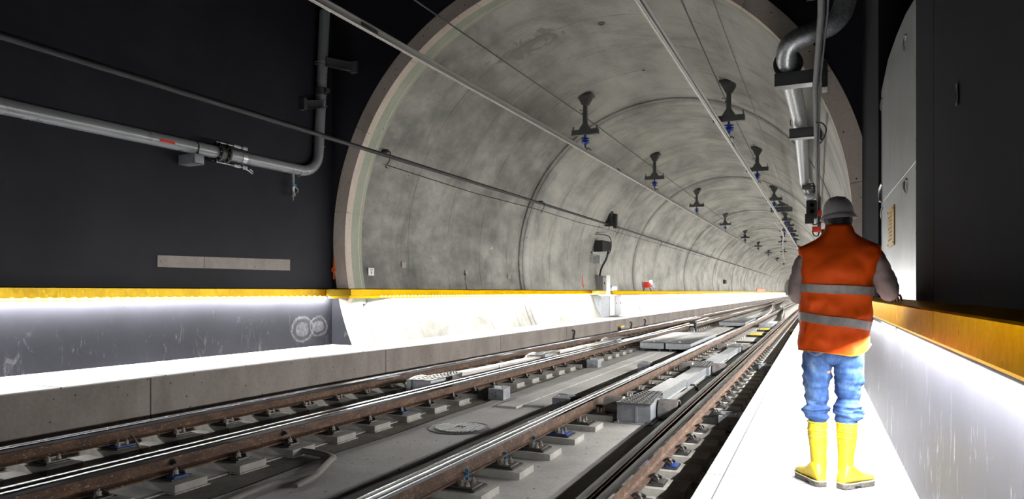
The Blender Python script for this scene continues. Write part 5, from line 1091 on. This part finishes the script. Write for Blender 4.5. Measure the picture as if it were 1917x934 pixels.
part('cuff', MB().tube([(-0.05, 4.97, Z(1.175)), (-0.037, 5.005, Z(1.172))], 0.037, 20), M['cuff'], sl, 60); part('cuff', MB().tube([(0.416, 4.99, Z(1.208)), (0.422, 5.03, Z(1.206))], 0.037, 20), M['cuff'], sr, 60)
# vest
VT = [(0.80, 0.097, 4.80, 0.204, 0.150), (0.92, 0.098, 4.80, 0.202, 0.147), (1.05, 0.101, 4.80, 0.202, 0.142), (1.18, 0.104, 4.795, 0.206, 0.138), (1.30, 0.110, 4.79, 0.213, 0.138), (1.40, 0.117, 4.785, 0.224, 0.134), (1.465, 0.121, 4.785, 0.233, 0.118), (1.500, 0.122, 4.787, 0.236, 0.106), (1.510, 0.122, 4.788, 0.231, 0.102), (1.530, 0.122, 4.79, 0.188, 0.095), (1.552, 0.122, 4.79, 0.148, 0.090), (1.575, 0.122, 4.79, 0.113, 0.086), (1.598, 0.123, 4.793, 0.091, 0.083), (1.62, 0.125, 4.797, 0.085, 0.080), (1.646, 0.126, 4.80, 0.079, 0.077)]
NS = 96
def hem(x): return 0.852 + 0.028 * max(0, min(1, (x - 0.22) / 0.08)) ** 1.5 * 1.6 - 0.022 * math.exp(-((x - 0.16) / 0.09) ** 2)
VC = catmull(VT, 24)
def vest_pt(h, a, grow=0.0):
    for q, r in zip(VC, VC[1:]):
        if q[0] <= h <= r[0] or r is VC[-1]: break
    f = max(0, min(1, (h - q[0]) / (r[0] - q[0] + 1e-9))); _, cx, cy, rx, ry = [q[k] + (r[k] - q[k]) * f for k in range(5)]
    ex = 2.7 if h < 1.5 else 2.7 - 0.6 * min(1, (h - 1.5) / 0.08)
    ux, uy = sgp(math.cos(a), 2 / ex), sgp(math.sin(a), 2 / ex); p = Vector((cx + rx * ux, cy + ry * uy, Z(h))); nrm = Vector((ux / rx, uy / ry, 0)).normalized()
    am = 0.016 if h < 1.45 else 0.008
    dsp = fold(p, am, (7, 4, 5), 2.0) + fold((p.x + 0.35 * p.z, p.y, p.z - 0.25 * p.x), am * 0.7, (16, 6, 12), 8.0)
    if h > 1.55: dsp += 0.004 * noise.noise(Vector((a * 2, 0, h * 55)))
    return p + nrm * (dsp + grow)
hs = [k / 46 for k in range(47)]
rings = []
for f in hs:
    ring = []
    for i in range(NS):
        a = 2 * PI * i / NS; x = 0.1 + 0.2 * math.cos(a); h0 = hem(x); ring.append(vest_pt(h0 + (1.646 - h0) * f, a))
    rings.append(ring)
mb = MB().loft(rings, 0, False, False); inner = [[p + (Vector((0.12, 4.80, p.z)) - p).normalized() * 0.006 for p in r] for r in rings]
base = MB().loft(inner, 0, False, False); nb_ = len(mb.v); mb.v += base.v; mb.f += [tuple(i + nb_ for i in f[::-1]) for f in base.f]; mb.m += base.m
top_i = (len(rings) - 1) * NS
for i in range(NS):
    k = (i + 1) % NS; mb.f += [(i, k, nb_ + k, nb_ + i), (top_i + i, nb_ + top_i + i, nb_ + top_i + k, top_i + k)]; mb.m += [0, 0]
vest = part('vest', mb, M['vest'], P, 75)
def band(hf, w):
    outer, inn = [], []
    rr = [[], [], [], []]
    for i in range(NS):
        a = 2 * PI * i / NS; h = hf(0.1 + 0.21 * math.cos(a), math.sin(a))
        rr[0].append(vest_pt(h - w / 2, a, 0.0005)); rr[1].append(vest_pt(h - w / 2, a, 0.006)); rr[2].append(vest_pt(h + w / 2, a, 0.006)); rr[3].append(vest_pt(h + w / 2, a, 0.0005))
    return MB().loft([rr[0], rr[1], rr[2], rr[3]], 0, False, False)
part('reflective_band', band(lambda x, s: 1.243 - 0.06 * (x - 0.0) if s < 0 else 1.23, 0.052), M['tape'], vest, 60, label='upper silver reflective band')
part('reflective_band', band(lambda x, s: 1.068 - 0.14 * (x + 0.1) if s < 0 else 1.03, 0.055), M['tape'], vest, 60, label='lower silver reflective band')
part('hem_edging', MB().tube([vest_pt(hem(0.1 + 0.2 * math.cos(2 * PI * i / NS)) + 0.002, 2 * PI * i / NS, 0.001) for i in range(NS)] + [vest_pt(hem(0.3) + 0.002, 0, 0.001)], 0.0035, 6), M['piping'], vest, 60, label='bright orange hem edging')
# dark rolled shoulder edges of the armholes
for s in (-1, 1):
    pts = [vest_pt(1.505 - 0.02 * k, (PI if s < 0 else 0) + s * 0.0 + 0.32 * (-1 if s > 0 else 1) * (1 - 0.05 * k), 0.001) for k in range(11)]
    part('armhole_seam', MB().tube(pts, 0.0022, 6), M['vest'], vest, 60)
# helmet
hc = Vector((0.122, 4.815, Z(1.70)))
def hp(a, t_, gx=0.0):
    r = math.cos(t_) ** 0.75; zz = 0.128 * math.sin(t_) ** 0.9
    ridge = 0.0
    for c0 in (-0.045, 0, 0.045): ridge += 0.0035 * math.exp(-((0.093 * r * math.cos(a) - c0) / 0.005) ** 2) * (1 if t_ > 0.18 else 0)
    x, y = (0.093 + gx) * r * math.cos(a), (0.118 + gx) * r * math.sin(a)
    return Vector((x, y, zz + ridge))
tilt = Matrix.Rotation(math.radians(-4), 3, 'X') @ Matrix.Rotation(math.radians(-4), 3, 'Y')
rings = [[hc + tilt @ hp(2 * PI * i / 96, t_) for i in range(96)] for t_ in [0.0, 0.05, 0.12] + [PI / 2 * k / 16 for k in range(2, 17)]]
inner = [[hc + tilt @ (hp(2 * PI * i / 96, 0.0) * 0.97) for i in range(96)], [hc + tilt @ Vector((0.08 * math.cos(2 * PI * i / 96), 0.10 * math.sin(2 * PI * i / 96), 0.05)) for i in range(96)]]
helm = part('helmet', MB().loft(inner[::-1] + rings), M['helmet'], P, 45)
rr = []
for k, (g, z) in enumerate([(0.0, 0.010), (0.006, 0.004), (0.013, -0.012), (0.013, -0.016), (0.002, -0.004)]):
    rr.append([hc + tilt @ Vector(((0.094 + g) * math.cos(a), (0.119 + g + (0.035 * max(0, math.sin(a)) ** 2 if g > 0.005 else 0)) * math.sin(a), z - (0.010 if math.sin(a) < -0.2 and g > 0.01 else 0) * (-math.sin(a)))) for a in [2 * PI * i / 96 for i in range(96)]])
part('brim', MB().loft(rr, 0, False, False), M['helmet'], helm, 50)
part('head_band', MB().loft([[hc + Vector(((0.076) * math.cos(a), 0.098 * math.sin(a), z)) for a in [2 * PI * i / 40 for i in range(40)]] for z in (-0.045, 0.0)], 0, False, False), M['black'], helm, 60)
part('chin_strap', MB().tube([(0.045, 4.81, Z(1.69)), (0.047, 4.82, Z(1.66)), (0.06, 4.84, Z(1.62)), (0.09, 4.88, Z(1.59)), (0.122, 4.90, Z(1.585)), (0.155, 4.88, Z(1.59)), (0.185, 4.84, Z(1.62)), (0.199, 4.82, Z(1.66)), (0.20, 4.81, Z(1.69))], 0.004, 6), M['black'], helm, 60)
# hair and face
rings = []
for k in range(9):
    h = 1.615 + 0.015 * k; g = 0.062 + 0.012 * min(1, k / 4)
    rings.append([Vector((0.122 + g * math.cos(a), 4.813 + (g + 0.012) * math.sin(a) * (1.0 if math.sin(a) < 0 else 0.25), Z(h))) for a in [2 * PI * i / 40 for i in range(40)]])
part('hair', MB().loft(rings), M['hair'], P, 70)
for s in (-1, 1):
    e = part('eye', MB().lathe([(0, -0.011), (0.008, -0.008), (0.011, 0), (0.008, 0.008), (0, 0.011)], (0.122 + s * 0.03, 4.893, Z(1.685)), 14, 'Y'), M['eye'], P, 80); part('iris', MB().lathe([(0, 0.0085), (0.005, 0.0085), (0.004, 0.0115), (0, 0.012)], (0.122 + s * 0.03, 4.893, Z(1.685)), 12, 'Y'), M['iris'], e, 80)
part('mouth', MB().tube(smooth_path([(0.097, 4.895, Z(1.622)), (0.122, 4.905, Z(1.619)), (0.147, 4.895, Z(1.622))], 4), [0.002] + [0.005] * 7 + [0.002], 8), M['lip'], P, 80)

# ------------------------------------------------------------------ camera, world, colour management
cam = bpy.data.cameras.new('camera'); co = bpy.data.objects.new('camera', cam); C.objects.link(co)
cam.sensor_width = 36.0; cam.lens = 36.0 * 1278 / 1917; cam.shift_y = (547 - 467) / 1917; cam.clip_start = 0.05; cam.clip_end = 500
co.location = (0, 0, 0); co.rotation_euler = (PI / 2, 0, math.atan((1530 - 958.5) / 1278)); bpy.context.scene.camera = co
w = bpy.data.worlds.new('world'); bpy.context.scene.world = w; w.use_nodes = True; w.node_tree.nodes['Background'].inputs[0].default_value = (0, 0, 0, 1); w.node_tree.nodes['Background'].inputs[1].default_value = 0
vs = bpy.context.scene.view_settings; vs.view_transform = 'Standard'; vs.look = 'None'; vs.gamma = 1.0; vs.use_curve_mapping = False; vs.exposure = 0.2
cy = bpy.context.scene.cycles; cy.max_bounces = 8; cy.diffuse_bounces = 6; cy.glossy_bounces = 4; cy.sample_clamp_indirect = 8.0; cy.use_denoising = True; cy.caustics_reflective = False; cy.caustics_refractive = False
